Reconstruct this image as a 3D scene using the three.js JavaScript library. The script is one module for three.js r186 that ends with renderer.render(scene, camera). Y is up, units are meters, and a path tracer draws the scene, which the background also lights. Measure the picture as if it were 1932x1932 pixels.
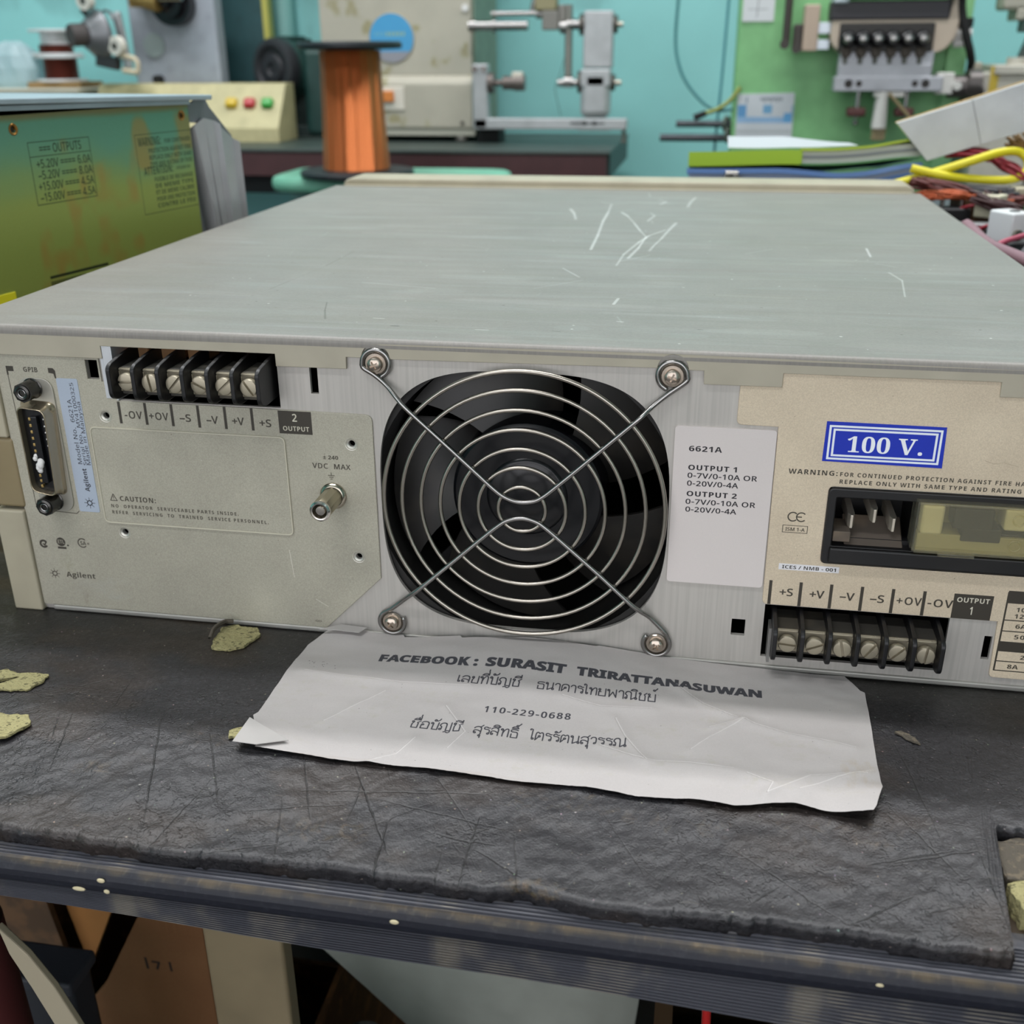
import * as THREE from 'three';
import { RoundedBoxGeometry } from 'three/addons/geometries/RoundedBoxGeometry.js';
import { mergeGeometries, mergeVertices, toCreasedNormals } from 'three/addons/utils/BufferGeometryUtils.js';
import { RectAreaLightUniformsLib } from 'three/addons/lights/RectAreaLightUniformsLib.js';
import { Brush, Evaluator, SUBTRACTION } from 'three-bvh-csg';

// ---------- camera, daylight, lamps, exposure ----------
const scene = new THREE.Scene();
const camera = new THREE.PerspectiveCamera(51.43, 1, 0.02, 60);
camera.position.set(0.06039, 0.21432, 0.35555);
camera.rotation.set(-0.408577, 0.178223, -0.00695, 'YXZ');
camera.focus = 0.375;
camera.userData.fStop = 15;
scene.background = new THREE.Color(0.96, 0.96, 1.0);      // bright overcast sky beyond the open shop front
scene.backgroundIntensity = 2.2;
const renderer = new THREE.WebGLRenderer({ antialias: true });
renderer.toneMapping = THREE.LinearToneMapping;
renderer.toneMappingExposure = 1.02;
renderer.shadowMap.enabled = true;
RectAreaLightUniformsLib.init();
const LAMPS = [[-150, -480, 52], [900, -1150, 58], [-600, 900, 44], [-1300, -1150, 58]];   // x, z in mm and strength of the ceiling fittings
const LAMP_COLOR = new THREE.Color(0.985, 0.985, 1.0);

// ---------- helpers: everything is written in millimetres and scaled once ----------
const MM = 0.001, PI = Math.PI;
const V = (x, y, z) => new THREE.Vector3(x, y, z);
let seed = 12345;
const rnd = () => { seed = (seed * 1664525 + 1013904223) >>> 0; return seed / 4294967296; };
const rr = (a, b) => a + (b - a) * rnd();
const hash = (x, y, s = 0) => { let h = Math.imul(x | 0, 374761393) + Math.imul(y | 0, 668265263) + Math.imul(s | 0, 2147483647 ^ 77777); h = Math.imul(h ^ (h >>> 13), 1274126177); return ((h ^ (h >>> 16)) >>> 0) / 4294967296; };
function vnoise(x, y, px = 0, py = 0, s = 0) {           // value noise, periodic when px, py are given
  const xi = Math.floor(x), yi = Math.floor(y), fx = x - xi, fy = y - yi, u = fx * fx * (3 - 2 * fx), v = fy * fy * (3 - 2 * fy);
  const m = (a, p) => (p ? ((a % p) + p) % p : a);
  const a = hash(m(xi, px), m(yi, py), s), b = hash(m(xi + 1, px), m(yi, py), s), c = hash(m(xi, px), m(yi + 1, py), s), d = hash(m(xi + 1, px), m(yi + 1, py), s);
  return (a + (b - a) * u) * (1 - v) + (c + (d - c) * u) * v;
}
function fbm(x, y, oct = 4, px = 0, py = 0, s = 0) {
  let t = 0, a = 0.5, n = 0;
  for (let i = 0; i < oct; i++) { t += a * vnoise(x, y, px, py, s + i); n += a; a *= 0.5; x *= 2; y *= 2; px *= 2; py *= 2; }
  return t / n;
}
const sstep = (a, b, x) => { const t = Math.min(1, Math.max(0, (x - a) / (b - a))); return t * t * (3 - 2 * t); };

function flat(list) {
  return [list].flat(9).map((g) => {
    const c = g.index ? g.toNonIndexed() : g.clone();
    for (const k of Object.keys(c.attributes)) if (!['position', 'normal', 'uv'].includes(k)) c.deleteAttribute(k);
    if (!c.attributes.normal) c.computeVertexNormals();
    if (!c.attributes.uv) c.setAttribute('uv', new THREE.BufferAttribute(new Float32Array(c.attributes.position.count * 2), 2));
    c.clearGroups();
    c.morphAttributes = {};
    return c;
  });
}
const join = (list) => { const f = flat(list); return f.length > 1 ? mergeGeometries(f) : f[0]; };
function planar(g, U, Vv, u0, v0, w, h) {                  // texture coordinates from two axes, in mm of the object
  const p = g.attributes.position, a = new Float32Array(p.count * 2);
  for (let i = 0; i < p.count; i++) { const q = [p.getX(i), p.getY(i), p.getZ(i)]; a[2 * i] = (q[U] - u0) / w; a[2 * i + 1] = (q[Vv] - v0) / h; }
  return g.setAttribute('uv', new THREE.BufferAttribute(a, 2));
}
function boxUV(g, tile = 100) {
  const p = g.attributes.position, n = g.attributes.normal, a = new Float32Array(p.count * 2);
  for (let i = 0; i < p.count; i++) {
    const x = Math.abs(n.getX(i)), y = Math.abs(n.getY(i)), z = Math.abs(n.getZ(i));
    const [u, v] = z >= x && z >= y ? [p.getX(i), p.getY(i)] : y >= x ? [p.getX(i), p.getZ(i)] : [p.getZ(i), p.getY(i)];
    a[2 * i] = u / tile; a[2 * i + 1] = v / tile;
  }
  return g.setAttribute('uv', new THREE.BufferAttribute(a, 2));
}
const used = new Map();
function numbered(name) { const n = used.get(name) ?? 0; used.set(name, n + 1); return n ? `${name}_${String(n).padStart(3, '0')}` : name; }
function tag(o, label, category, group) { o.userData.label = label; o.userData.category = category; if (group) o.userData.group = group; return o; }
function thing(name, label, category, [x, y, z] = [0, 0, 0], group) {
  const o = new THREE.Group(); o.name = numbered(name); o.position.set(x * MM, y * MM, z * MM); scene.add(o);
  return tag(o, label, category, group);
}
function mesh(geos, mat, opt = {}) {
  let g = join(geos);
  if (opt.planar) planar(g, ...opt.planar); else if (!opt.keepUV) boxUV(g, opt.tile ?? 100);
  if (opt.at) g.translate(-opt.at[0], -opt.at[1], -opt.at[2]);
  g.scale(MM, MM, MM);
  if (opt.smooth) { g = mergeVertices(g, 1e-6); g.computeVertexNormals(); }
  const m = new THREE.Mesh(g, mat);
  m.castShadow = m.receiveShadow = true;
  if (opt.at) m.position.set(opt.at[0] * MM, opt.at[1] * MM, opt.at[2] * MM);
  return m;
}
function part(parent, name, geos, mat, opt = {}) {
  const m = mesh(geos, mat, opt); m.name = name; parent.add(m);
  if (opt.label) m.userData.label = opt.label;
  if (opt.kind) m.userData.kind = opt.kind;
  return m;
}
function single(name, label, category, geos, mat, opt = {}) {
  const m = mesh(geos, mat, opt); m.name = numbered(name); scene.add(m);
  return tag(m, label, category, opt.group);
}
function struct(name, geos, mat, opt = {}) { const m = mesh(geos, mat, opt); m.name = name; m.userData.kind = 'structure'; scene.add(m); return m; }

// solids in mm
const box = (x0, x1, y0, y1, z0, z1, r = 0) => {
  const w = Math.abs(x1 - x0), h = Math.abs(y1 - y0), d = Math.abs(z1 - z0);
  const g = r ? new RoundedBoxGeometry(w, h, d, 2, Math.min(r, w / 2.02, h / 2.02, d / 2.02)) : new THREE.BoxGeometry(w, h, d);
  return g.translate((x0 + x1) / 2, (y0 + y1) / 2, (z0 + z1) / 2);
};
function cylBetween(a, b, r1, r2 = r1, seg = 24) {
  const d = b.clone().sub(a), g = new THREE.CylinderGeometry(r2, r1, d.length(), seg);
  g.translate(0, d.length() / 2, 0).applyQuaternion(new THREE.Quaternion().setFromUnitVectors(V(0, 1, 0), d.clone().normalize()));
  return g.translate(a.x, a.y, a.z);
}
const cx = (x0, x1, y, z, r, r2 = r, seg = 24) => cylBetween(V(x0, y, z), V(x1, y, z), r, r2, seg);
const cy = (x, y0, y1, z, r, r2 = r, seg = 24) => cylBetween(V(x, y0, z), V(x, y1, z), r, r2, seg);
const cz = (x, y, z0, z1, r, r2 = r, seg = 24) => cylBetween(V(x, y, z0), V(x, y, z1), r, r2, seg);
const lathe = (pts, seg = 40) => toCreasedNormals(new THREE.LatheGeometry(pts.map(([r, y]) => new THREE.Vector2(Math.max(r, 1e-4), y)), seg), 0.55);
const toZ = (g) => g.rotateX(PI / 2);                       // lathe axis y -> z
function tube(pts, r, seg = 64, rad = 8, closed = false, tension = 0.5) {
  const c = new THREE.CatmullRomCurve3(pts.map((p) => (p.isVector3 ? p : V(...p))), closed, 'catmullrom', tension);
  return new THREE.TubeGeometry(c, seg, r, rad, closed);
}
function polyShape(pts, radii = 0) {                        // polygon with rounded corners
  const s = new THREE.Shape(), n = pts.length;
  for (let i = 0; i < n; i++) {
    const p = new THREE.Vector2(...pts[i]), a = new THREE.Vector2(...pts[(i + n - 1) % n]), b = new THREE.Vector2(...pts[(i + 1) % n]);
    const r = Math.min(pts[i][2] ?? radii, p.distanceTo(a) / 2.01, p.distanceTo(b) / 2.01);
    const u = a.sub(p).setLength(r).add(p), w = b.sub(p).setLength(r).add(p);
    if (!r) { i ? s.lineTo(p.x, p.y) : s.moveTo(p.x, p.y); continue; }
    i ? s.lineTo(u.x, u.y) : s.moveTo(u.x, u.y);
    s.quadraticCurveTo(p.x, p.y, w.x, w.y);
  }
  s.closePath();
  return s;
}
const rectPts = (x0, x1, y0, y1) => [[x0, y0], [x1, y0], [x1, y1], [x0, y1]];
const hole = (pts, r = 0) => polyShape(pts, r);
const circ = (x, y, r) => { const s = new THREE.Shape(); s.absarc(x, y, r, 0, 2 * PI, false); return s; };
function extr(shape, z0, z1, bevel = 0, seg = 12) {
  const g = new THREE.ExtrudeGeometry(shape, { depth: Math.max(z1 - z0 - 2 * bevel, 1e-3), bevelEnabled: bevel > 0, bevelSize: bevel, bevelOffset: -bevel, bevelThickness: bevel, bevelSegments: 2, curveSegments: seg });
  return g.translate(0, 0, z0 + bevel);
}
const place = (g, x, y, z, rx = 0, ry = 0, rz = 0) => g.applyMatrix4(new THREE.Matrix4().makeRotationFromEuler(new THREE.Euler(rx, ry, rz))).translate(x, y, z);

// ---------- textures ----------
function dataTex(w, h, f, srgb = false) {                   // f(u, v) -> [r, g, b] 0..1
  const d = new Uint8Array(w * h * 4);
  for (let y = 0, i = 0; y < h; y++) for (let x = 0; x < w; x++, i += 4) {
    const c = f(x / w, y / h);
    d[i] = 255 * Math.min(1, Math.max(0, c[0])); d[i + 1] = 255 * Math.min(1, Math.max(0, c[1])); d[i + 2] = 255 * Math.min(1, Math.max(0, c[2])); d[i + 3] = 255;
  }
  const t = new THREE.DataTexture(d, w, h); t.wrapS = t.wrapT = THREE.RepeatWrapping; t.magFilter = THREE.LinearFilter; t.minFilter = THREE.LinearFilter;
  if (srgb) t.colorSpace = THREE.SRGBColorSpace;
  t.needsUpdate = true;
  return t;
}
const grey = (f) => (u, v) => { const k = f(u, v); return [k, k, k]; };
const T = {
  fine: dataTex(256, 256, grey((u, v) => 0.35 + 0.45 * fbm(u * 40, v * 40, 3, 40, 40) + 0.2 * hash(u * 256, v * 256, 5))),
  soft: dataTex(256, 256, grey((u, v) => 0.86 + 0.14 * fbm(u * 5, v * 5, 4, 5, 5, 9)), true),
  brushV: dataTex(512, 256, grey((u, v) => 0.88 + 0.08 * fbm(u * 160, v * 4, 2, 160, 4, 21) + 0.05 * fbm(u * 5, v * 5, 3, 5, 5, 4)), true),
  rub: dataTex(256, 256, grey((u, v) => 0.45 + 0.5 * fbm(u * 14, v * 14, 4, 14, 14, 31))),
  dusty: dataTex(256, 256, (u, v) => { const k = fbm(u * 9, v * 9, 4, 9, 9, 3), d = sstep(0.5, 0.75, k); return [0.78 + 0.2 * d, 0.78 + 0.18 * d, 0.78 + 0.14 * d]; }, true),
};
const std = (color, roughness = 0.6, metalness = 0, extra = {}) => new THREE.MeshStandardMaterial({ color, roughness, metalness, ...extra });
const M = {
  beige: std('#b4ad9b', 0.5, 0, { bumpMap: T.fine, bumpScale: 0.00006, map: T.soft }),
  trim: std('#b3ab95', 0.5, 0, { map: T.soft, bumpMap: T.fine, bumpScale: 0.00004 }),
  tan: std('#8d7e5e', 0.5, 0, { map: T.soft }),
  bareMetal: std('#c2beb8', 0.42, 0.35, { map: T.brushV, bumpMap: T.brushV, bumpScale: 0.00003 }),
  chrome: std('#9b9997', 0.24, 1),
  wire: std('#aca69c', 0.28, 1),
  nickel: std('#b8b0a0', 0.3, 1, { roughnessMap: T.rub }),
  brassTip: std('#d8b878', 0.3, 1),
  steelDark: std('#6d6b68', 0.3, 1),
  blackPlastic: std('#17171a', 0.42, 0, { bumpMap: T.fine, bumpScale: 0.00004, map: T.dusty }),
  blackGloss: std('#0f1014', 0.25, 0, { map: T.soft }),
  black: std('#0b0b0c', 0.7),
  dark: std('#161513', 0.8),
  amber: std('#a07a4a', 0.7),
  white: std('#dcdad8', 0.5),
  whitePlastic: std('#d9dbdc', 0.4),
};

// ---------- the room ----------
const wallPaint = std('#9cd9d8', 0.62, 0, {
  map: dataTex(512, 512, (u, v) => { const k = fbm(u * 4, v * 4, 5, 4, 4, 61), s = sstep(0.6, 0.8, fbm(u * 11, v * 7, 4, 11, 7, 77)); const a = 0.86 + 0.16 * k - 0.10 * s; return [a * 0.97, a, a]; }, true),
  bumpMap: T.soft, bumpScale: 0.002,
});
struct('wall_back', box(-3400, 2600, -780, 2200, -2380, -2230), wallPaint, { tile: 1200 });
struct('wall_left', box(-3550, -3400, -780, 2200, -2380, 2400), wallPaint, { tile: 1200 });
struct('wall_right', box(2600, 2750, -780, 2200, -2380, 2400), std('#c9cfc8', 0.7, 0, { map: T.soft }), { tile: 1200 });
struct('floor', box(-3550, 2750, -900, -780, -2380, 2400), std('#4a4742', 0.6, 0, { map: T.dusty }), { tile: 900 });
struct('ceiling', box(-3550, 2750, 2200, 2320, -2380, 2400), std('#d5d6d2', 0.8), { tile: 900 });
struct('wall_front', [box(-3550, -2300, -780, 2200, 2250, 2400), box(1500, 2750, -780, 2200, 2250, 2400), box(-2300, 1500, 1750, 2200, 2250, 2400)], wallPaint, { tile: 1200 });
struct('trim_1', box(-9000, 9000, -980, -790, 2400, 9000), std('#8c8a85', 0.8), { tile: 900 });   // unseen pavement outside the open front
{
  const lampBody = std('#d9dbdb', 0.5), glow = new THREE.MeshStandardMaterial({ color: '#ffffff', emissive: LAMP_COLOR, emissiveIntensity: 2.2 });
  const where = ['above the bench', 'in the rear right of the room', 'nearest the open front', 'in the rear left of the room'];
  LAMPS.forEach(([x, z, power], i) => {
    const t = thing('ceiling_light', `white twin-tube fluorescent ceiling light ${where[i]}`, 'light', [x, 2200, z], 'ceiling lights');
    part(t, 'housing', [box(-640, 640, -45, 0, -70, 70, 4)], lampBody);
    for (const s of [-1, 1]) {
      part(t, 'lamp_tube', cx(-600, 600, -62, s * 38, 13), glow);
      part(t, 'lamp_holder', [box(-618, -600, -78, -45, s * 38 - 12, s * 38 + 12), box(600, 618, -78, -45, s * 38 - 12, s * 38 + 12)], lampBody);
    }
    const l = new THREE.RectAreaLight(LAMP_COLOR, power, 1.2, 0.12);
    l.position.set(x * MM, (2200 - 82) * MM, z * MM); l.rotation.x = -PI / 2; scene.add(l);
  });
}

// ---------- bench, edging, rubber mat ----------
{
  const t = thing('workbench', 'dark workbench with a ribbed navy plastic edge strip under the torn rubber mat', 'workbench', [0, -780, 0]);
  const Y = 780;
  const ply = std('#5a4a38', 0.7, 0, { map: T.dusty });
  part(t, 'bench_top', box(-1000, 1200, Y - 30, Y - 9.6, -800, 126), ply);
  part(t, 'dark_backdrop', box(-960, 1160, 20, Y - 110, -420, -412), std('#241f1a', 0.85));  // dark sheet added to stand for the shade below the bench
  part(t, 'bench_frame', [box(-980, 1180, Y - 110, Y - 30, -780, -740), box(-980, -940, Y - 110, Y - 30, -740, 60), box(1140, 1180, Y - 110, Y - 30, -740, 60)], ply);
  const legMat = std('#83755a', 0.65, 0, { map: T.soft });
  for (const [x0, x1, z0, z1] of [[-132, -96, 30, 40], [1080, 1130, 10, 60], [-960, -910, -770, -720], [1080, 1130, -770, -720]]) part(t, 'leg', box(x0, x1, 0, Y - 30, z0, z1, 2), legMat);
  // edging: the cross-section is swept along x; the apron grows a little deeper towards the right
  const sweep = (prof, close = false) => {
    const xs = []; for (let x = -1000; x <= 1200; x += 20) xs.push(x);
    const pos = [], idx = [], n = prof.length;
    xs.forEach((x) => prof.forEach(([z, y, k = 0]) => pos.push(x, Y + y + k * (-0.034 * Math.max(-180, Math.min(220, x)) + 0.5 * Math.sin(x * 0.045)) + 0.15 * Math.sin(x * 0.031 + z), z + 0.25 * Math.sin(x * 0.013))));
    for (let i = 0; i < xs.length - 1; i++) for (let j = 0; j < n - 1; j++) { const a = i * n + j, b = a + 1, c = a + n, d = c + 1; idx.push(a, c, b, b, c, d); }
    const g = new THREE.BufferGeometry(); g.setAttribute('position', new THREE.Float32BufferAttribute(pos, 3)); g.setIndex(idx);
    const f = g.toNonIndexed(); f.computeVertexNormals(); return f;
  };
  const rib = (a, b, n, h, nx, nz, k0 = 0, k1 = 0) => {     // ridges between two points of the section
    const o = [];
    for (let i = 0; i < n; i++) for (const [s, e] of [[0.05, 0], [0.25, h], [0.6, h], [0.8, 0]]) { const q = (i + s) / n; o.push([a[0] + (b[0] - a[0]) * q + nx * e, a[1] + (b[1] - a[1]) * q + nz * e, k0 + (k1 - k0) * q]); }
    return o;
  };
  const edgeMat = std('#74757a', 0.5, 0, { map: dataTex(512, 256, (u, v) => { const k = sstep(0.52, 0.72, fbm(u * 7, v * 5, 5, 7, 5, 15)); return [0.62 + 0.38 * k, 0.62 + 0.33 * k, 0.66 + 0.2 * k]; }, true), bumpMap: T.fine, bumpScale: 0.0001 });
  const noseMat = std('#d8d8d8', 0.58, 0, { map: dataTex(1024, 64, (u, v) => { const n = fbm(u * 40, v * 4, 4, 40, 0, 5), d = sstep(0.74, 1.08, v + 0.3 * (n - 0.5)) * (0.7 + 0.3 * fbm(u * 12, 3, 2, 12, 0, 8)), s = sstep(0.66, 0.74, fbm(u * 160, v * 10, 2, 160, 0, 7)) * 0.2, f = 0.03 * hash(u * 1024, v * 64, 3); return [0.055 + 0.31 * d + 0.3 * s + f, 0.07 + 0.235 * d + 0.27 * s + f, 0.135 + 0.075 * d + 0.2 * s + f]; }, true), bumpMap: T.rub, bumpScale: 0.00008 });
  const e = thing('edge_strip', 'navy and dark grey ribbed plastic edging along the front of the workbench', 'edge strip', [0, 0, 0]);
  const lower = (g) => g.translate(0, -Y, 0);
  part(e, 'ribbed_top', lower(sweep([[112, -9.4], ...rib([118, -9], [131, -8.8], 9, 0.7, 0, 1), [131.2, -8.8], [131.2, -11]])), edgeMat);
  part(e, 'nosing', lower(sweep([[130.8, -9], [131.6, -8.25], [132.8, -8.2], [134.1, -9.2], [134.9, -10.8], [135.1, -12.8], [134.8, -14.8], [133.9, -16.2], [132.4, -16.8]])), noseMat, { planar: [0, 1, -1000, -17, 200, 9], label: 'smooth navy rounded nosing' });
  part(e, 'ribbed_apron', lower(sweep([[132.5, -16.5], ...rib([132.3, -16.6], [131.9, -29.2], 12, 1.0, 1, 0, 0, 1), [131.6, -29.6, 1], [127, -29.8, 1], [126.4, -20]])), edgeMat);
}
const CR = [];                                              // knife cuts and cracks in the mat: x0, z0, x1, z1, width
{
  seed = 77;
  for (const c of [[-118, 66, -98, 118, 1.1], [-97, 72, -78, 108, 0.9], [-150, 70, -141, 100, 0.9], [-61, 78, -48, 108, 1], [-43, 80, -20, 119, 1.2], [-37, 88, -36.5, 106, 1], [-24.5, 104, -22, 130, 1.6], [-30, 96, 12, 103, 0.8], [-13, 84, 8, 112, 0.7], [3, 98, 2.5, 128, 1.4], [4, 112, 20, 121, 1], [15, 103, 20, 128, 1], [-49, 117, -75, 128, 0.8], [-86, 96, -92, 128, 1], [-55, 96, 4, 88, 0.7], [-8, 108, 10, 110, 1.1], [-22, 83, 2, 79, 0.6], [40, 90, 55, 115, 0.6], [118, 100, 143, 91, 0.9], [126, 98, 150, 90, 1], [112, 123, 129, 111, 1], [130, 117, 142, 112, 0.7], [80, 100, 110, 124, 0.8], [84, 121, 92, 113, 1], [128, 75, 150, 112, 0.7], [134, 40, 141, 90, 0.6], [-165, 60, -140, 40, 0.8], [-140, 46, -138, 66, 0.8], [-155, 70, -148, 88, 0.8], [-70, 108, -40, 100, 0.7], [-12, 94, -34, 112, 0.6], [150, 84, 153, 122, 0.6], [-60, 100, -52, 128, 0.9], [-5, 112, -4, 130, 0.9]]) CR.push(c);
  for (let i = 0; i < 260; i++) { const x = rr(-170, 150), z = rr(74, 126), a = rr(0, PI), l = rr(2, 9); CR.push([x, z, x + Math.cos(a) * l, z + Math.sin(a) * l, rr(0.15, 0.4)]); }
  const X0 = -250, W = 512, Z0 = -60, D = 200, S = 4;        // texture window in mm and pixels per mm
  const cv = document.createElement('canvas'); cv.width = W * S; cv.height = D * S;
  const cb = document.createElement('canvas'); cb.width = W * S; cb.height = D * S;
  const a = cv.getContext('2d'), b = cb.getContext('2d');
  const ia = a.createImageData(cv.width, cv.height), ib = b.createImageData(cv.width, cv.height);
  for (let j = 0, i = 0; j < cv.height; j++) for (let k = 0; k < cv.width; k++, i += 4) {
    const x = k / S, z = j / S, n = fbm(x * 0.06, z * 0.11, 5, 0, 0, 8), f = hash(k, j, 2), g = fbm(x * 0.9, z * 1.6, 3, 0, 0, 40), br = sstep(0.5, 0.72, fbm(x * 0.03 + 9, z * 0.05, 4, 0, 0, 90));
    const m = 27 + 16 * n + 24 * (g - 0.5) + 20 * (f - 0.5), bl = sstep(60, 95, z), ck = sstep(0.028, 0.004, Math.abs(fbm(x * 0.33, z * 0.42, 3, 0, 0, 55) - 0.5)) * sstep(66, 92, z) * sstep(0.38, 0.62, fbm(x * 0.04, z * 0.06, 2, 0, 0, 59)), gl = sstep(0.68, 0.8, fbm(x * 1.1, z * 1.3, 3, 0, 0, 63)) * 16;
    const w = m * (1 - 0.6 * ck) + gl;
    ia.data[i] = w + 9 * br + 4 * bl; ia.data[i + 1] = w + 4 * br - 1 + 4 * bl; ia.data[i + 2] = w - 3 - 1 * br + 9 * bl; ia.data[i + 3] = 255;  // bluish tint towards the front is sheen put into the colour
    const q = 40 * fbm(x * 0.4, z * 0.5, 3, 0, 0, 58) + 34 * g + 60 * fbm(x * 2.2, z * 2.6, 2, 0, 0, 66) + 46 * f + 60 - 90 * ck;
    ib.data[i] = ib.data[i + 1] = ib.data[i + 2] = q; ib.data[i + 3] = 255;
  }
  a.putImageData(ia, 0, 0); b.putImageData(ib, 0, 0);
  const px = (x) => (x - X0) * S, pz = (z) => (z - Z0) * S;
  for (const [x0, z0, x1, z1, w] of CR) for (const [c, col] of [[a, 'rgba(12,11,11,0.85)'], [b, 'rgba(0,0,0,0.9)']]) {
    c.strokeStyle = col; c.lineCap = 'round'; const ns = Math.max(2, Math.round(Math.hypot(x1 - x0, z1 - z0) / 1.6)), at = (i) => [px(x0 + (x1 - x0) * i / ns + 0.5 * (fbm(i * 0.5, x0 + z0, 2) - 0.5)), pz(z0 + (z1 - z0) * i / ns + 0.5 * (fbm(i * 0.5, x1 + z1, 2) - 0.5))];
    for (let i = 0; i < ns; i++) { c.lineWidth = w * S * (0.06 + (0.1 + 0.3 * fbm(i * 0.8, x0 * 3 + z1, 2)) * (0.35 + 0.65 * Math.sin(PI * (i + 0.5) / ns))); c.beginPath(); c.moveTo(...at(i)); c.lineTo(...at(i + 1)); c.stroke(); }
  }
  for (let i = 0; i < 1700; i++) { const x = rr(X0, X0 + W), z = rr(-5, 135), l = rr(0.12, 0.34); a.fillStyle = `rgba(${rr(170, 230) | 0},${rr(165, 215) | 0},${rr(150, 205) | 0},${rr(0.3, 0.95)})`; a.beginPath(); a.ellipse(px(x), pz(z), l * S * rr(0.5, 1.3), l * S * 0.6, rr(0, 3), 0, 7); a.fill(); }
  for (let i = 0; i < 260; i++) { const x = rr(X0, X0 + W), z = rr(5, 130), l = rr(1, 6), g = rr(-0.5, 0.5); a.strokeStyle = `rgba(150,135,110,${rr(0.06, 0.3)})`; a.lineWidth = rr(0.6, 1.5); a.beginPath(); a.moveTo(px(x), pz(z)); a.quadraticCurveTo(px(x + l / 2), pz(z + rr(-1.5, 1.5)), px(x + l), pz(z + g)); a.stroke(); }
  for (const [x, z, w, h, al] of [[-45, 112, 16, 4, 0.5], [-128, 96, 6, 3, 0.3], [25, 88, 14, 5, 0.35], [60, 92, 20, 4, 0.3], [112, 88, 22, 5, 0.35], [24, 125, 8, 3, 0.6], [-95, 76, 14, 4, 0.25]]) for (let i = 0; i < 60; i++) { a.fillStyle = `rgba(128,104,66,${al * rr(0.05, 0.3)})`; a.beginPath(); a.ellipse(px(x + rr(-w, w)), pz(z + rr(-h, h)), rr(1, 7) * 1.5, rr(1, 4), rr(0, 3), 0, 7); a.fill(); }
  const tex = (c, s) => { const t = new THREE.CanvasTexture(c); if (s) t.colorSpace = THREE.SRGBColorSpace; return t; };
  const matMat = std('#ffffff', 0.46, 0, { map: tex(cv, true), bumpMap: tex(cb), bumpScale: 0.00034 });
  // height field with a ragged front edge; x > 155 ends further back
  const front = (x) => (x < 152 ? 127.2 + 0.9 * Math.sin(x * 0.05) + 2.2 * (fbm(x * 0.06 + 50, 3, 3) - 0.5) + 1.2 * (fbm(x * 0.5, 7, 2) - 0.5) - 3.2 * Math.exp(-(((x - 22) / 9) ** 2)) : 152 + 0 < x && x < 157.5 ? 127.2 - (x - 152) * 8.6 : 79 + 1.5 * (fbm(x * 0.4, 2, 2) - 0.5));
  const seg = ([x0, z0, x1, z1, w], x, z) => { const dx = x1 - x0, dz = z1 - z0, t = Math.min(1, Math.max(0, ((x - x0) * dx + (z - z0) * dz) / (dx * dx + dz * dz))); return Math.hypot(x - x0 - t * dx, z - z0 - t * dz) / w; };
  const deep = CR.filter((c) => c[4] >= 1.3);
  const top = (x, z) => {
    let y = -2.4 * sstep(66, 127, z) - 0.6 + 0.9 * fbm(x * 0.03, z * 0.05, 3) + (z > 66 ? 0.9 : 0.35) * (fbm(x * 0.12, z * 0.2, 3, 0, 0, 4) - 0.5) + (z > 78 ? 0.5 : 0.1) * (fbm(x * 0.5, z * 0.7, 2, 0, 0, 6) - 0.5);
    if (z < 6) y = -0.45 + (y + 0.45) * sstep(-2, 6, z);
    if (z > 35) for (const c of deep) { const d = seg(c, x, z); if (d < 0.6) y -= 0.5 * (1 - d / 0.6); }
    return y;
  };
  const xs = []; for (let x = -560; x < -245; x += 9) xs.push(x); for (let x = -245; x < 258; x += 0.9) xs.push(x); for (let x = 258; x < 620; x += 12) xs.push(x);
  const zsOf = (zf) => { const o = []; for (let z = -560; z < -8; z += 46) o.push(z); for (let i = 0; i <= 96; i++) o.push(-8 + (zf - 1.2 + 8) * (i / 96)); return o; };
  const pos = [], uv = [], idx = []; let n = 0;
  xs.forEach((x) => {
    const zf = front(x), col = zsOf(zf).map((z) => [z, top(x, z)]), yT = top(x, zf - 1.2), r = 0.5 * (fbm(x * 0.35, 11, 4) - 0.5);
    col.push([zf - 0.3 + r, yT - 0.5], [zf + 0.2 + r, yT - 1.6], [zf - 0.1 - r, -5.2], [zf + 0.5 * (fbm(x * 0.5, 5, 3) - 0.5) - 0.3, -7.4], [zf - 0.6, -9.55]);
    n = col.length;
    let run = 0; col.forEach(([z, y], i) => { pos.push(x, y, z); run = i > n - 6 ? run + Math.hypot(z - col[i - 1][0], y - col[i - 1][1]) : z; uv.push((x - X0) / W, 1 - (run - Z0) / D); });
  });
  for (let i = 0; i < xs.length - 1; i++) for (let j = 0; j < n - 1; j++) { const p = i * n + j; idx.push(p, p + 1, p + n, p + 1, p + n + 1, p + n); }
  const g = new THREE.BufferGeometry(); g.setAttribute('position', new THREE.Float32BufferAttribute(pos, 3)); g.setAttribute('uv', new THREE.Float32BufferAttribute(uv, 2)); g.setIndex(idx); g.computeVertexNormals();
  const m = mesh(g, matMat, { keepUV: true }); m.name = numbered('rubber_mat'); scene.add(m);
  tag(m, 'worn black rubber mat scored with knife cuts, its front edge torn and ragged', 'mat');
}

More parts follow.
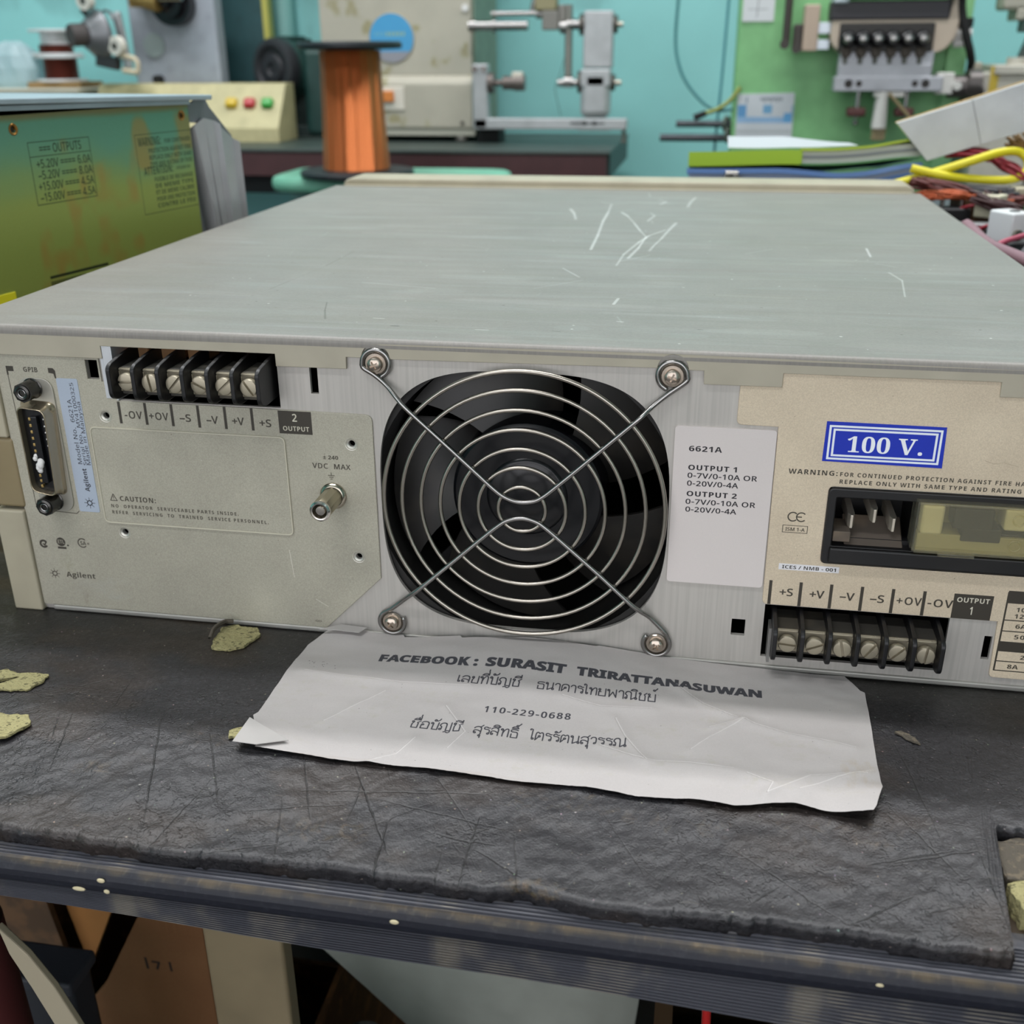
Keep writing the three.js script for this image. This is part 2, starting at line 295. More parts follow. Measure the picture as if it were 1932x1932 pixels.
// ---------- printing on the rear panel ----------
const INK = '#37322a';
function sheet(x0, y0, w, h, s, bg, noise = 6) {            // a canvas whose units are mm of the panel, y up
  const c = document.createElement('canvas'); c.width = Math.round(w * s); c.height = Math.round(h * s);
  const g = c.getContext('2d'); g.fillStyle = bg; g.fillRect(0, 0, c.width, c.height);
  if (noise) {
    const im = g.getImageData(0, 0, c.width, c.height), d = im.data;
    for (let j = 0, i = 0; j < c.height; j++) for (let k = 0; k < c.width; k++, i += 4) { const q = noise * (hash(k >> 1, j >> 1, 7) - 0.5) + noise * 0.9 * (hash(k >> 2, j >> 2, 3) - 0.5) + noise * 1.6 * (fbm(k / s * 0.05, j / s * 0.05, 3) - 0.5); d[i] += q; d[i + 1] += q; d[i + 2] += q * 0.9; }
    g.putImageData(im, 0, 0);
  }
  const X = (x) => (x - x0) * s, Y = (y) => (y0 + h - y) * s;
  const o = { c, g, s, X, Y, win: [x0, y0, w, h] };
  o.text = (t, xa, xb, yb, cap, { bold = true, font = 'sans-serif', color = INK, space = 0 } = {}) => {   // from xa to xb, cap height cap, baseline yb
    const px = cap * s / 0.714; g.save(); g.fillStyle = color; g.font = `${bold ? 'bold ' : ''}${px}px ${font}`; g.textBaseline = 'alphabetic';
    const chars = [...t], wds = chars.map((ch) => g.measureText(ch).width), sp = space * px, total = wds.reduce((p, q) => p + q, 0) + sp * (chars.length - 1);
    g.translate(X(xa), Y(yb)); if (xb !== null) g.scale((xb - xa) * s / total, 1);
    let at = 0; chars.forEach((ch, i) => { g.fillText(ch, at, 0); if (!bold) { g.strokeStyle = color; g.lineWidth = px * 0.035; g.strokeText(ch, at, 0); } at += wds[i] + sp; });
    g.restore(); return total / s;
  };
  o.rect = (xa, xb, ya, yb, col = INK) => { g.fillStyle = col; g.fillRect(X(xa), Y(yb), (xb - xa) * s, (yb - ya) * s); };
  o.frame = (xa, xb, ya, yb, w2, col = INK, r = 0) => { g.strokeStyle = col; g.lineWidth = w2 * s; g.beginPath(); g.roundRect(X(xa), Y(yb), (xb - xa) * s, (yb - ya) * s, r * s); g.stroke(); };
  o.line = (pts, w2, col = INK) => { g.strokeStyle = col; g.lineWidth = w2 * s; g.lineJoin = 'round'; g.beginPath(); pts.forEach(([x, y], i) => (i ? g.lineTo(X(x), Y(y)) : g.moveTo(X(x), Y(y)))); g.stroke(); };
  o.poly = (pts, col = INK) => { g.fillStyle = col; g.beginPath(); pts.forEach(([x, y], i) => (i ? g.lineTo(X(x), Y(y)) : g.moveTo(X(x), Y(y)))); g.fill(); };
  o.arc = (x, y, r, a0, a1, w2, col = INK) => { g.strokeStyle = col; g.lineWidth = w2 * s; g.beginPath(); g.arc(X(x), Y(y), r * s, -a0, -a1, true); g.stroke(); };
  o.dot = (x, y, r, col = INK) => { g.fillStyle = col; g.beginPath(); g.arc(X(x), Y(y), r * s, 0, 7); g.fill(); };
  o.stain = (x, y, rx, ry, col, n = 40) => { for (let i = 0; i < n; i++) { g.fillStyle = col; g.beginPath(); g.ellipse(X(x + rr(-rx, rx)), Y(y + rr(-ry, ry)), rx * s * rr(0.05, 0.3), ry * s * rr(0.05, 0.4), 0, 0, 7); g.fill(); } };
  o.burst = (x, y, r, col = INK) => { for (let k = 0; k < 8; k++) { const a = k * PI / 4; o.line([[x + Math.cos(a) * r * 0.46, y + Math.sin(a) * r * 0.46], [x + Math.cos(a) * r * 1.02, y + Math.sin(a) * r * 1.02]], r * 0.09, col); o.dot(x + Math.cos(a + PI / 8) * r * 0.42, y + Math.sin(a + PI / 8) * r * 0.42, r * 0.09, col); o.dot(x + Math.cos(a) * r * 0.44, y + Math.sin(a) * r * 0.44, r * 0.12, col); } };
  o.mat = (rough = 0.5, extra = {}) => { const t = new THREE.CanvasTexture(c); t.colorSpace = THREE.SRGBColorSpace; return std('#ffffff', rough, 0, { map: t, ...extra }); };
  return o;
}
seed = 4242;
const PLATE = '#a5a192';
const L = sheet(-205, 0, 151, 112, 10, PLATE, 13);
{
  L.poly([[-199.7, 105.5], [-196.6, 105.5], [-196.6, 103.5], [-199.0, 103.5], [-199.0, 102], [-199.7, 102]]);
  L.poly([[-182.1, 105.4], [-180, 105.4], [-179.2, 104.4], [-179.2, 101.4], [-179.8, 101.4], [-180.1, 103.2], [-182.1, 103.5]]);
  L.line([[-199.4, 103], [-198.4, 48], [-197.4, 46], [-181, 45.3], [-179.8, 46.4]], 0.28);
  L.text('GPIB', -192.6, -186.4, 103.5, 1.9);
  for (let k = 0; k < 6; k++) L.rect(-155.7 + 10.68 * k, -154.6 + 10.68 * k, 84.7, 93.4);
  L.text('-OV', -153.4, -146.2, 86.9, 2.8, { bold: false, space: 0.08 }); L.text('+OV', -143.4, -135.5, 86.9, 2.8, { bold: false, space: 0.08 });
  L.text('–S', -131, -126.2, 86.8, 2.9, { bold: false }); L.text('–V', -120.2, -115.5, 86.6, 2.9, { bold: false });
  L.text('+V', -110, -105.2, 86.6, 2.9, { bold: false }); L.text('+S', -99.2, -94.3, 86.4, 2.9, { bold: false });
  L.rect(-91.4, -78.5, 84.2, 93.1); L.text('2', -86.1, -84, 89.1, 2.8, { color: '#c9c4b2', bold: false }); L.text('OUTPUT', -90, -79.7, 85.4, 1.65, { color: '#c9c4b2', bold: false, space: 0.06 });
  L.line([[-164.9, 52.3], [-163.5, 55.1], [-162.1, 52.3], [-164.9, 52.3]], 0.32); L.rect(-163.62, -163.38, 53.2, 54.3); L.rect(-163.62, -163.38, 52.65, 52.9);
  L.text('CAUTION:', -161, -145.4, 52.3, 2.1, { space: 0.05 });
  L.text('NO  OPERATOR  SERVICEABLE PARTS INSIDE.', -165.2, -111.3, 49.3, 1.4, { space: 0.16 });
  L.text('REFER  SERVICING  TO  TRAINED  SERVICE PERSONNEL.', -165.2, -99.3, 46.6, 1.4, { space: 0.16 });
  L.text('± 240', -75.3, -69.2, 74.9, 1.55); L.text('VDC  MAX', -79.6, -64.8, 71.1, 1.95, { bold: false, space: 0.06 });
  L.line([[-72.5, 69.6], [-72.5, 68.4]], 0.25); L.line([[-73.8, 68.4], [-71.2, 68.4]], 0.25); L.line([[-73.3, 67.7], [-71.7, 67.7]], 0.25); L.line([[-72.9, 67], [-72.1, 67]], 0.25);
  L.arc(-198.5, 30.6, 1.45, 0.6, 2 * PI - 0.5, 0.85); L.line([[-198.9, 30.7], [-198.2, 30.0], [-197.2, 31.6]], 0.6);
  L.dot(-190.6, 32, 1.95); L.text('ETL', -192.1, -189.1, 31.3, 1.5, { color: PLATE, bold: false }); L.rect(-192.4, -188.6, 28.9, 29.8); L.dot(-187.7, 30.6, 0.4);
  L.arc(-181, 32.2, 1.9, 0.75, 2 * PI - 0.75, 0.45); L.text('SA', -182, -179.4, 31.3, 1.7); L.text('®', -179, -177.9, 31.6, 0.8, { bold: false });
  L.burst(-196.1, 17.2, 2.3); L.text('Agilent', -190.9, -177.8, 16.1, 2.35);
  L.text('OO', -84, -81.4, 4.7, 0.8, { bold: false });
  L.stain(-189.5, 21, 3, 5, 'rgba(70,60,40,0.03)'); L.stain(-184, 6, 1.2, 3, 'rgba(60,48,30,0.06)'); L.stain(-176, 12, 12, 5, 'rgba(160,165,160,0.05)');
  L.line([[-92.2, 36], [-91.2, 24]], 0.25, 'rgba(235,232,220,0.6)'); L.line([[-83, 15], [-78, 12]], 0.25, 'rgba(235,232,220,0.5)');
  for (let i = 0; i < 40; i++) L.dot(rr(-203, -60), rr(4, 100), rr(0.08, 0.22), `rgba(${rnd() < 0.5 ? '235,230,220' : '60,50,40'},0.5)`);
}
const Rt = sheet(74, 4, 134, 114, 10, '#c8b9a2', 12);  // warmer and paler than the left plate: warm light put into its colour
{
  Rt.text('WARNING:', 93.9, 110.5, 79.6, 1.75, { space: 0.08 });
  const a = Rt.text('FOR CONTINUED PROTECTION AGAINST FIRE HAZARD,', 111, 178.5, 79.6, 1.55, { space: 0.12 });
  Rt.text('REPLACE ONLY WITH SAME TYPE AND RATING OF FUSE.', 111.1, 183, 76.9, 1.55, { space: 0.12 });
  Rt.arc(97, 63.4, 1.65, 0.75, 2 * PI - 0.75, 0.42); Rt.arc(99.9, 63.4, 1.65, 0.75, 2 * PI - 0.75, 0.42); Rt.rect(98.4, 100.1, 63.2, 63.6);
  Rt.frame(93.9, 102.4, 57.3, 60, 0.22); Rt.text('ISM 1-A', 94.8, 101.5, 57.9, 1.3, { bold: false });
  for (let k = 0; k < 6; k++) Rt.rect(91.2 + 10.67 * k, 92.3 + 10.67 * k, 28.1, 37.9);
  const o1 = [['+S', 95, 100], ['+V', 105.6, 110.8], ['–V', 116.2, 121.3], ['–S', 126.7, 131.8], ['+OV', 135.8, 144.4], ['-OV', 146.4, 155]];
  o1.forEach(([t, x0, x1]) => Rt.text(t, x0, x1, 32, 3, { bold: false, space: t.length > 2 ? 0.1 : 0 }));
  Rt.rect(155, 168.2, 28.1, 37.9); Rt.text('OUTPUT', 156.1, 167.1, 34.7, 1.8, { color: '#d6d1c0', bold: false, space: 0.06 }); Rt.text('1', 160.8, 162.4, 30, 3, { color: '#d6d1c0', bold: false });
  Rt.rect(172.7, 206, 35.6, 40.5); Rt.rect(172.7, 206, 16.2, 20.3); Rt.text('~ LINE', 180, 190, 37, 1.8, { color: '#d6d1c0', bold: false }); Rt.text('FUSE', 181.3, 188.6, 17.4, 1.7, { color: '#d6d1c0', bold: false, space: 0.06 });
  for (const y of [28.9, 24.5, 12.2, 8.3]) Rt.rect(172.7, 206, y - 0.2, y + 0.2);
  Rt.rect(172.5, 173.1, 8.2, 40); Rt.rect(184.6, 185, 8.3, 12.2);
  Rt.text('100V', 176.2, 183, 32.4, 1.7, { space: 0.06 }); Rt.text('120V', 176, 183, 29.8, 1.7, { space: 0.06 }); Rt.text('6A', 177, 180.8, 25.8, 1.7); Rt.text('50/60', 177.3, 186.6, 21.5, 1.7, { space: 0.1 });
  Rt.text('250V', 180.7, 188, 13.4, 1.7, { space: 0.06 }); Rt.text('8A', 177, 180.8, 9.3, 1.7);
  Rt.line([[157, 88], [160, 87], [163, 87.6], [168, 86.4]], 0.12, 'rgba(90,80,60,0.4)');
  for (let i = 0; i < 40; i++) Rt.dot(rr(90, 200), rr(30, 112), rr(0.08, 0.2), `rgba(${rnd() < 0.5 ? '240,236,226' : '70,60,50'},0.45)`);
}

// ---------- the power supply ----------
const PS = thing('power_supply', 'large beige bench power supply standing with its fan and terminal panel towards us', 'power supply');
{
  // bare metal rear panel
  const fan = []; for (let i = 0; i < 120; i++) { const a = i / 120 * 2 * PI, c = Math.cos(a), q = Math.sin(a); fan.push([53.6 * Math.sign(c) * Math.abs(c) ** (2 / 3.1), 59.9 + 51.5 * Math.sign(q) * Math.abs(q) ** (2 / 3.1)]); }
  const tb2 = rectPts(-155, -90.3, 93.9, 119), tb1 = rectPts(90.6, 155.1, 5.6, 27.6);
  const holes4 = [[-161.4, 87.3], [-161.4, 38.4], [-63.8, 81.4], [-64, 35.1]];
  const slotL = rectPts(-166.2, -161.4, 101.8, 109.2), slotM = rectPts(-78, -75, 100, 110), slotF = rectPts(79.1, 84.1, 13.7, 20.5), slotR = rectPts(167.8, 170.5, 12, 21.5);
  const s = polyShape(rectPts(-204.5, 206, 1.2, 120.5));
  s.holes.push(hole(fan), hole(tb2), hole(tb1), hole(slotL), hole(slotM), hole(slotF), hole(slotR), hole(rectPts(108.4, 205, 46.6, 75.2)), ...holes4.map(([x, y]) => circ(x, y, 1.25)));
  part(PS, 'rear_panel', [extr(s, -1.6, 0, 0, 24), box(-204.5, 206, 0, 1.2, -10, -0.6)], M.bareMetal, { label: 'bare brushed metal rear panel with the round fan opening' });
  part(PS, 'bottom_cover', box(-200, 206, -0.1, 2.3, -440, 0.9, 0.8), std('#aaa8a2', 0.45, 0.5, { map: T.soft }));
  // inside
  part(PS, 'chassis', [box(-203, 204, 2.4, 3.4, -440, -3), box(-203, 204, 119.4, 120.4, -440, -3), box(-203, -202, 3, 119, -440, -3), box(203, 204, 3, 119, -440, -3), box(-203, 204, 3, 119, -441, -440), box(-88, -86, 3, 119, -440, -3), box(86, 88, 3, 119, -440, -3)], M.dark);
  part(PS, 'circuit_board', [box(-166, -88, 116.6, 118.2, -60, -6), box(-165, -163, 100, 116, -30, -8)], M.amber);
  for (const [x0, x1] of [[-154.6, -147], [-142, -134.5], [-131, -124]]) part(PS, 'capacitor', box(x0, x1, 106, 116.6, -26, -12, 1), std('#b98e63', 0.5));
  part(PS, 'terminal_bracket', [box(-158.6, -155.2, 94.5, 115, -0.2, 1.0, 0.3), box(-155.3, -154.6, 94, 115, -12, 1.0), box(-159.6, -158.4, 94.5, 110.4, 0.2, 1.0, 0.2)], std('#c9ccd0', 0.4, 0.4));
  part(PS, 'inner_tab', [box(168, 169.4, 18, 21, -9, -8), box(80, 83, 15, 20, -12, -11)], M.amber);

  // printed plates
  const pl = polyShape([[-203.9, 2.4], [-79.5, 2.2], [-55.5, 26.4], [-55.2, 93.0, 3], [-90.2, 93.4], [-155.2, 93.7], [-155.2, 101], [-160.6, 101], [-160.6, 111], [-203.9, 111]]);
  pl.holes.push(hole(rectPts(-166.2, -161.4, 101.8, 109.2)), ...holes4.map(([x, y]) => circ(x, y, 1.9)));
  const LM = L.mat(0.5, { bumpMap: null }), RM = Rt.mat(0.5);
  part(PS, 'left_plate', extr(pl, -0.2, 0.75, 0.25, 16), LM, { planar: [0, 1, ...L.win], label: 'beige printed plate with GPIB port and caution text' });
  const cp = polyShape(rectPts(-168.5, -89.8, 42.7, 82.6), 2.2), bead = polyShape(rectPts(-168.8, -89.5, 42.4, 82.9), 2.4); bead.holes.push(polyShape(rectPts(-168.3, -90.0, 42.9, 82.4), 2.1));
  part(PS, 'highlight_bead', extr(bead, 0.6, 1.4, 0.15, 8), std('#bfbaa8', 0.4));  // paler frame: highlight along the panel edge put into its colour
  part(PS, 'caution_panel', extr(cp, 0.3, 1.15, 0.35, 8), LM, { planar: [0, 1, ...L.win], label: 'raised rectangular panel printed with the caution lines' });
  const pr = polyShape([[206, 4.9], [171.6, 5.2, 1.6], [171, 28], [155.4, 28], [89.4, 28.0, 2], [89, 96.2], [75, 96.4, 2], [75.2, 110.4], [88.8, 110.4], [88.8, 118], [206, 118]]);
  pr.holes.push(hole(rectPts(108, 205.4, 46.2, 75.6), 2));
  part(PS, 'right_plate', extr(pr, -0.2, 0.75, 0.25, 16), RM, { planar: [0, 1, ...Rt.win], label: 'beige printed plate around the mains inlet' });
  for (const [x, y] of holes4) part(PS, 'hole_rim', toZ(lathe([[1.25, -1], [1.3, 0.1], [2.2, 0.72], [2.5, 0.8], [2.45, 0.4]], 24)).translate(x, y, 0), std('#c8c6bd', 0.35, 0.6));

  // cover: top skin with the rolled rear edge, flange with its steps, sides
  const sc = sheet(-219.5, -456, 426, 458, 4, '#837f79', 5);
  {
    const g = sc.g, w = (p, wd, al, col = '226,230,228') => { g.lineCap = 'round'; for (let i = 0; i < p.length - 1; i++) { g.strokeStyle = `rgba(${col},${al * 0.62 * rr(0.6, 1)})`; g.lineWidth = wd * sc.s * rr(0.6, 1.2); g.beginPath(); g.moveTo(sc.X(p[i][0]), sc.Y(p[i][1])); g.lineTo(sc.X(p[i + 1][0]), sc.Y(p[i + 1][1])); g.stroke(); } };
    for (let i = 0; i < 900; i++) { const x = rr(-219, 206), z = rr(-455, 0), l = rr(6, 50); g.fillStyle = rnd() < 0.55 ? `rgba(92,84,70,${rr(0.015, 0.06)})` : `rgba(205,212,212,${rr(0.015, 0.06)})`; g.beginPath(); g.ellipse(sc.X(x), sc.Y(z), l * sc.s, rr(0.6, 5) * sc.s, rr(-0.06, 0.06), 0, 7); g.fill(); }
    for (let i = 0; i < 300; i++) { const x = rr(-200, 200), z = rr(-150, -8), l = rr(1, 8); w([[x, z], [x + l, z + rr(-0.4, 0.4)]], rr(0.3, 0.8), rr(0.05, 0.22), '92,76,58'); }
    w([[8, -375], [-2, -369], [-0.5, -330], [0, -291], [2.3, -238], [3.4, -192]], 1.5, 0.75); w([[-2, -369], [-10, -380]], 1.2, 0.5);
    w([[-25.8, -342], [-21, -322], [-17, -297]], 1.8, 0.7); w([[8, -330], [13, -314], [19, -285], [24, -258], [29, -235], [28, -222], [27, -200], [24, -170]], 1.5, 0.75); w([[38, -262], [30, -240], [26, -218], [21, -180], [20, -150]], 1.6, 0.7);
    w([[26, -330], [29, -318], [26.1, -295]], 2, 0.7); w([[43, -290], [40, -262], [37, -230], [34, -205], [33, -192]], 1.7, 0.75); w([[34, -180], [20, -160]], 1, 0.5); w([[28, -395], [33, -385], [30, -372]], 2, 0.65); w([[19, -430], [21, -412]], 2, 0.5); w([[52, -410], [49, -385], [48, -360]], 1.8, 0.6); w([[60, -368], [85, -380]], 1.6, 0.5); w([[15, -345], [2, -330]], 1.4, 0.35);
    w([[-4, -140], [6, -120]], 1.2, 0.5); w([[27, -78], [26, -67]], 1.5, 0.7); w([[-157, -393], [-132, -391]], 2, 0.5); w([[-87, -95], [-52, -87]], 0.6, 0.6); w([[-10, -93], [8, -113]], 0.7, 0.35); w([[141, -214], [140, -190]], 1.6, 0.8); w([[143, -150], [146, -132], [142, -98]], 1.1, 0.6); w([[140, -172], [148, -164]], 1.4, 0.5);
    w([[-115, -170], [-116, -130], [-120, -93], [-122, -75]], 0.35, 0.7, '60,52,40'); w([[-89, -54], [-85, -40], [-80, -26]], 0.7, 0.7, '50,42,34'); w([[-100, -40], [-90, -44], [-84, -43]], 0.5, 0.5, '80,66,50');
    for (const [x, z] of [[-62, -30], [-52, -19], [-20, -18], [8, -20], [30, -38], [60, -30]]) w([[x, z], [x + rr(1, 5), z + rr(-1, 1)]], rr(0.5, 1), 0.8, rnd() < 0.4 ? '40,34,30' : '236,238,234');
    for (let i = 0; i < 170; i++) { const x = rr(-180, 200), z = rr(-440, -4); g.fillStyle = rnd() < 0.5 ? 'rgba(60,50,40,0.6)' : 'rgba(232,234,230,0.7)'; g.beginPath(); g.ellipse(sc.X(x), sc.Y(z), rr(0.15, 0.6) * sc.s, rr(0.15, 0.5) * sc.s, 0, 0, 7); g.fill(); }
    for (let i = 0; i < 26; i++) { const x = rr(-150, 200), z = rr(-400, -40), a2 = rr(0, PI), l = rr(4, 22); w([[x, z], [x + Math.cos(a2) * l, z + Math.sin(a2) * l]], rr(0.3, 0.8), rr(0.1, 0.4)); }
  }
  // canvas rows run from the front panel (top) to the rear (bottom): z grows downwards, so v follows -z
  const coverTop = sc.mat(0.46, { bumpMap: T.fine, bumpScale: 0.00003 });
  coverTop.map.flipY = false;
  const prof = [[-452, 120], [-452, 121.5]]; for (let x = -430; x < -4; x += 30) prof.push([x, 121.5 + 0.25 * Math.sin((x + 452) / 452 * PI)]);
  prof.push([-1.4, 121.55]); for (let i = 1; i <= 8; i++) { const a = PI / 2 * (1 - i / 8); prof.push([-0.9 + 2.3 * Math.cos(a), 119.2 + 2.3 * Math.sin(a)]); }
  prof.push([1.4, 118.2], [0.1, 118.2], [0.1, 119.8], [-1.5, 120.3]);
  const ps = polyShape(prof), top = extr(ps, 0, 425.5); top.rotateY(-PI / 2).translate(206, 0, 0);
  top.rotateY(0);
  const fl = new THREE.Shape(); fl.moveTo(-219.5, 119.35);
  for (const [x, y] of [[-219.5, 110.1], [-158.5, 110.1], [-158.5, 114.9], [-90.1, 114.7], [-90.1, 110.1], [-63.5, 110.2], [-63.3, 114.6], [-57.6, 114.6]]) fl.lineTo(x, y);
  fl.absarc(-52.4, 114.4, 5.2, PI, 0, true); fl.lineTo(47.2, 115.3); fl.absarc(52.4, 115.0, 5.2, PI, 0, true);
  for (const [x, y] of [[62.8, 115], [63, 110.3], [88.9, 110.4], [89, 115.2], [157.7, 115.3], [157.9, 110.3], [206, 110.3], [206, 119.35]]) fl.lineTo(x, y);
  fl.closePath();
  const cov = part(PS, 'top_cover', [top.clone()], coverTop, { keepUV: true, label: 'scratched grey-beige sheet metal top cover' });
  { const g = cov.geometry, p = g.attributes.position, u = g.attributes.uv; for (let i = 0; i < p.count; i++) u.setXY(i, (p.getX(i) * 1000 + 219.5) / 426, 1 - (p.getZ(i) * 1000 + 456) / 458); }
  part(PS, 'cover_flange', [extr(fl, 0.05, 1.38, 0.2, 14), box(-219.5, -218.3, 104, 120, -452, 1.2), box(204.8, 206, 104, 120, -452, 1.2)], M.beige, { label: 'stepped rear flange of the cover with round cut-outs over the fan screws' });
  // sides and their trim
  part(PS, 'side_panel', [box(-216, -214.5, 2, 108, -450, -2), box(203.5, 205, 2, 108, -450, -2)], M.beige);
  part(PS, 'side_trim', [box(-217, -203.9, 76.4, 106.5, -449, 2.2, 1), box(-217, -203.9, -0.4, 45.3, -449, 2.2, 1)], M.trim, { label: 'beige corner trim strip left of the GPIB port' });
  part(PS, 'strap_handle', box(-216.4, -202.8, 46.4, 76.2, -440, 1.4, 1.5), M.tan, { label: 'brown strap handle end between the trim strips' });
  part(PS, 'front_bezel', [extr(polyShape([[-216, 2], [204, 2], [204, 126.6, 9], [-216, 126.6, 9]]), -492, -456, 1.6, 10), extr(polyShape(rectPts(-213, 201, 4, 122)), -457, -450)], M.trim, { label: 'front bezel rising behind the top cover' });

  // fan
  const FX = 0.4, FY = 60.4;
  const hub = part(PS, 'fan', [extr((() => { const q = polyShape(rectPts(-60, 60, FY - 59, FY + 57), 4); q.holes.push(circ(FX, FY, 57)); return q; })(), -38, -2.2, 0, 40), toZ(lathe([[57.2, -38], [57.2, -2.4], [58.8, -2.2], [58.8, -38], [57.2, -38]], 64)).translate(FX, FY, 0)], std('#1b1a19', 0.5, 0, { map: T.dusty }), { label: 'black axial fan behind the wire guard' });
  const hubG = toZ(lathe([[0.01, -8.5], [14, -8.5], [15, -9], [15.5, -9.6], [27.5, -9.8], [28.6, -10.6], [29, -12], [29, -34], [0.01, -34]], 56)).translate(FX, FY, 0);
  part(hub, 'fan_hub', hubG, M.blackGloss);
  for (let k = 0; k < 5; k++) {
    const a0 = k * 2 * PI / 5 + 0.45, pos = [], idx = [], nu = 10, nv = 6;
    for (let i = 0; i <= nu; i++) for (let j = 0; j <= nv; j++) { const r = 28 + 27.5 * j / nv, sw = (i / nu - 0.5) * 1.02 + (j / nv) * 0.28, z = -23 + 18 * (i / nu - 0.5) * (1 - 0.25 * j / nv) + 2 * Math.sin(i / nu * PI); pos.push(FX + r * Math.cos(a0 + sw), FY + r * Math.sin(a0 + sw), z); }
    for (let i = 0; i < nu; i++) for (let j = 0; j < nv; j++) { const p = i * (nv + 1) + j; idx.push(p, p + 1, p + nv + 1, p + 1, p + nv + 2, p + nv + 1); }
    const front = new THREE.BufferGeometry(); front.setAttribute('position', new THREE.Float32BufferAttribute(pos, 3)); front.setIndex(idx); front.computeVertexNormals();
    const back = front.clone(); back.setIndex([...idx].reverse()); back.translate(0, 0, -1.6); back.computeVertexNormals();
    part(hub, 'fan_blade', [front, back], std('#2a2826', 0.4, 0, { map: T.dusty, side: THREE.DoubleSide }));
  }
  for (const a of [0.75, 2.35, 3.95, 5.5]) part(hub, 'fan_strut', place(box(10, 58, -2.5, 2.5, -37.5, -34), FX, FY, 0, 0, 0, a), M.black);

  // wire guard: seven rings and two bent support wires
  const G0 = part(PS, 'fan_guard', [51.9, 45.0, 37.8, 30.5, 23.3, 16.2, 8.7].slice(0, 1).map((r) => new THREE.TorusGeometry(r, 0.85, 10, 96).translate(0.7, 61.1, 4.2)), M.wire, { label: 'chrome wire fan guard of seven rings and two bent wires' });
  for (const r of [45.0, 37.8, 30.5, 23.3, 16.2, 8.7]) part(G0, 'guard_ring', new THREE.TorusGeometry(r, 0.8, 10, 80).translate(0.7, 61.1, 4.2), M.wire);
  const loop = (cx0, cy0, r, a0, a1, z) => { const o = []; for (let i = 0; i <= 12; i++) { const a = a0 + (a1 - a0) * i / 12; o.push(V(cx0 + r * Math.cos(a), cy0 + r * Math.sin(a), z)); } return o; };
  const S = 52.4, cyF = 60.3, D2R = PI / 180;
  const TL = loop(-S, cyF + S, 5, -65 * D2R, 200 * D2R, 1.3), TR = loop(S, cyF + S, 5, -20 * D2R, 245 * D2R, 1.3);
  const wireTop = [...TL, V(-53, 108.6, 1.6), V(-48.5, 105.2, 2.4), V(-44.2, 101.2, 4.6), V(-40, 97.2, 5.8), V(-28, 86.2, 5.8), V(-16, 75.2, 5.8), V(-9.5, 69.2, 5.8), V(-5.4, 66.2, 5.8), V(-0.5, 64.6, 5.8), V(4.6, 65.0, 5.8), V(8.4, 66.9, 5.8), V(14, 71.8, 5.8), V(24, 81.2, 5.8), V(36, 92.6, 5.8), V(42, 98.3, 5.6), V(46, 102.0, 3), V(51, 106.2, 1.6), ...TR];
  const tipped = (p) => [tube(p, 0.92, 240, 10, false, 0.5), new THREE.SphereGeometry(0.92, 12, 8).translate(...p[0].toArray()), new THREE.SphereGeometry(0.92, 12, 8).translate(...p[p.length - 1].toArray())];
  part(G0, 'guard_wire', tipped(wireTop), M.chrome);
  const BR = loop(S - 0.6, cyF - S, 4.7, 60 * D2R, -205 * D2R, 1.3), BL = loop(-S + 0.6, cyF - S, 5, 205 * D2R, -60 * D2R, 1.3).reverse().map((p) => p);
  const wireBot = [...loop(-S + 0.6, cyF - S, 5, 20 * D2R, -235 * D2R, 1.3), V(-51.5, 14.2, 1.8), V(-47, 18.2, 2.6), V(-43.4, 21.8, 4.6), V(-38, 26.6, 5.8), V(-26, 37.8, 5.8), V(-14, 49.0, 5.8), V(-8, 54.4, 5.8), V(-4.2, 57.0, 5.8), V(0.8, 58.2, 5.8), V(5.6, 57.4, 5.8), V(9.6, 55.0, 5.8), V(18, 47.8, 5.8), V(30, 37.2, 5.8), V(41, 27, 5.8), V(45.4, 22.9, 4.4), V(49, 19.4, 2.2), V(54.6, 13.4, 1.6), ...loop(S - 0.6, cyF - S, 5, 35 * D2R, -215 * D2R, 1.3)];
  part(G0, 'guard_wire', tipped(wireBot), M.chrome);

  // screws (recess cut by boolean), one of each kind
  const ev = new Evaluator(); ev.attributes = ['position', 'normal']; ev.useGroups = false;
  const cut = (a, b) => ev.evaluate(new Brush(a), new Brush(b), SUBTRACTION).geometry;
  const headP = toZ(lathe([[0.01, 0], [3.5, 0], [3.55, 1.2], [3.2, 2.3], [2.2, 3.0], [0.9, 3.2], [0.01, 3.25]], 32));
  const crease = (g) => toCreasedNormals(g, 0.5);
  const phil = crease(cut(cut(headP.clone(), place(box(-1.9, 1.9, -0.42, 0.42, 1.7, 5), 0, 0, 0, 0, 0, 0.3)), place(box(-1.9, 1.9, -0.42, 0.42, 1.7, 5), 0, 0, 0, 0, 0, 0.3 + PI / 2)));
  const washer = toZ(lathe([[3, 0], [4.55, 0], [4.6, 0.5], [4.3, 0.8], [3, 0.85]], 32));
  const screwMat = std('#b9ada0', 0.32, 0.9, { roughnessMap: T.rub });
  for (const [x, y, r] of [[-S, cyF + S, 0.2], [S, cyF + S, 0.9], [-S + 0.6, cyF - S, 0.5], [S - 0.6, cyF - S, 0.35]]) part(PS, 'screw', [place(phil.clone().scale(0.8, 0.8, 0.85), x, y, 1.5, 0, 0, r), washer.clone().scale(0.86, 0.86, 1).translate(x, y, 0.9), toZ(lathe([[0.1, 0], [2.4, 0], [2.4, 1.4], [0.1, 1.4]], 16)).translate(x, y, 0)], screwMat);

  // terminal blocks
  const headS = toZ(lathe([[0.01, 0], [3.25, 0], [3.3, 1.5], [3.0, 1.95], [2.2, 2.1], [0.01, 2.15]], 36));
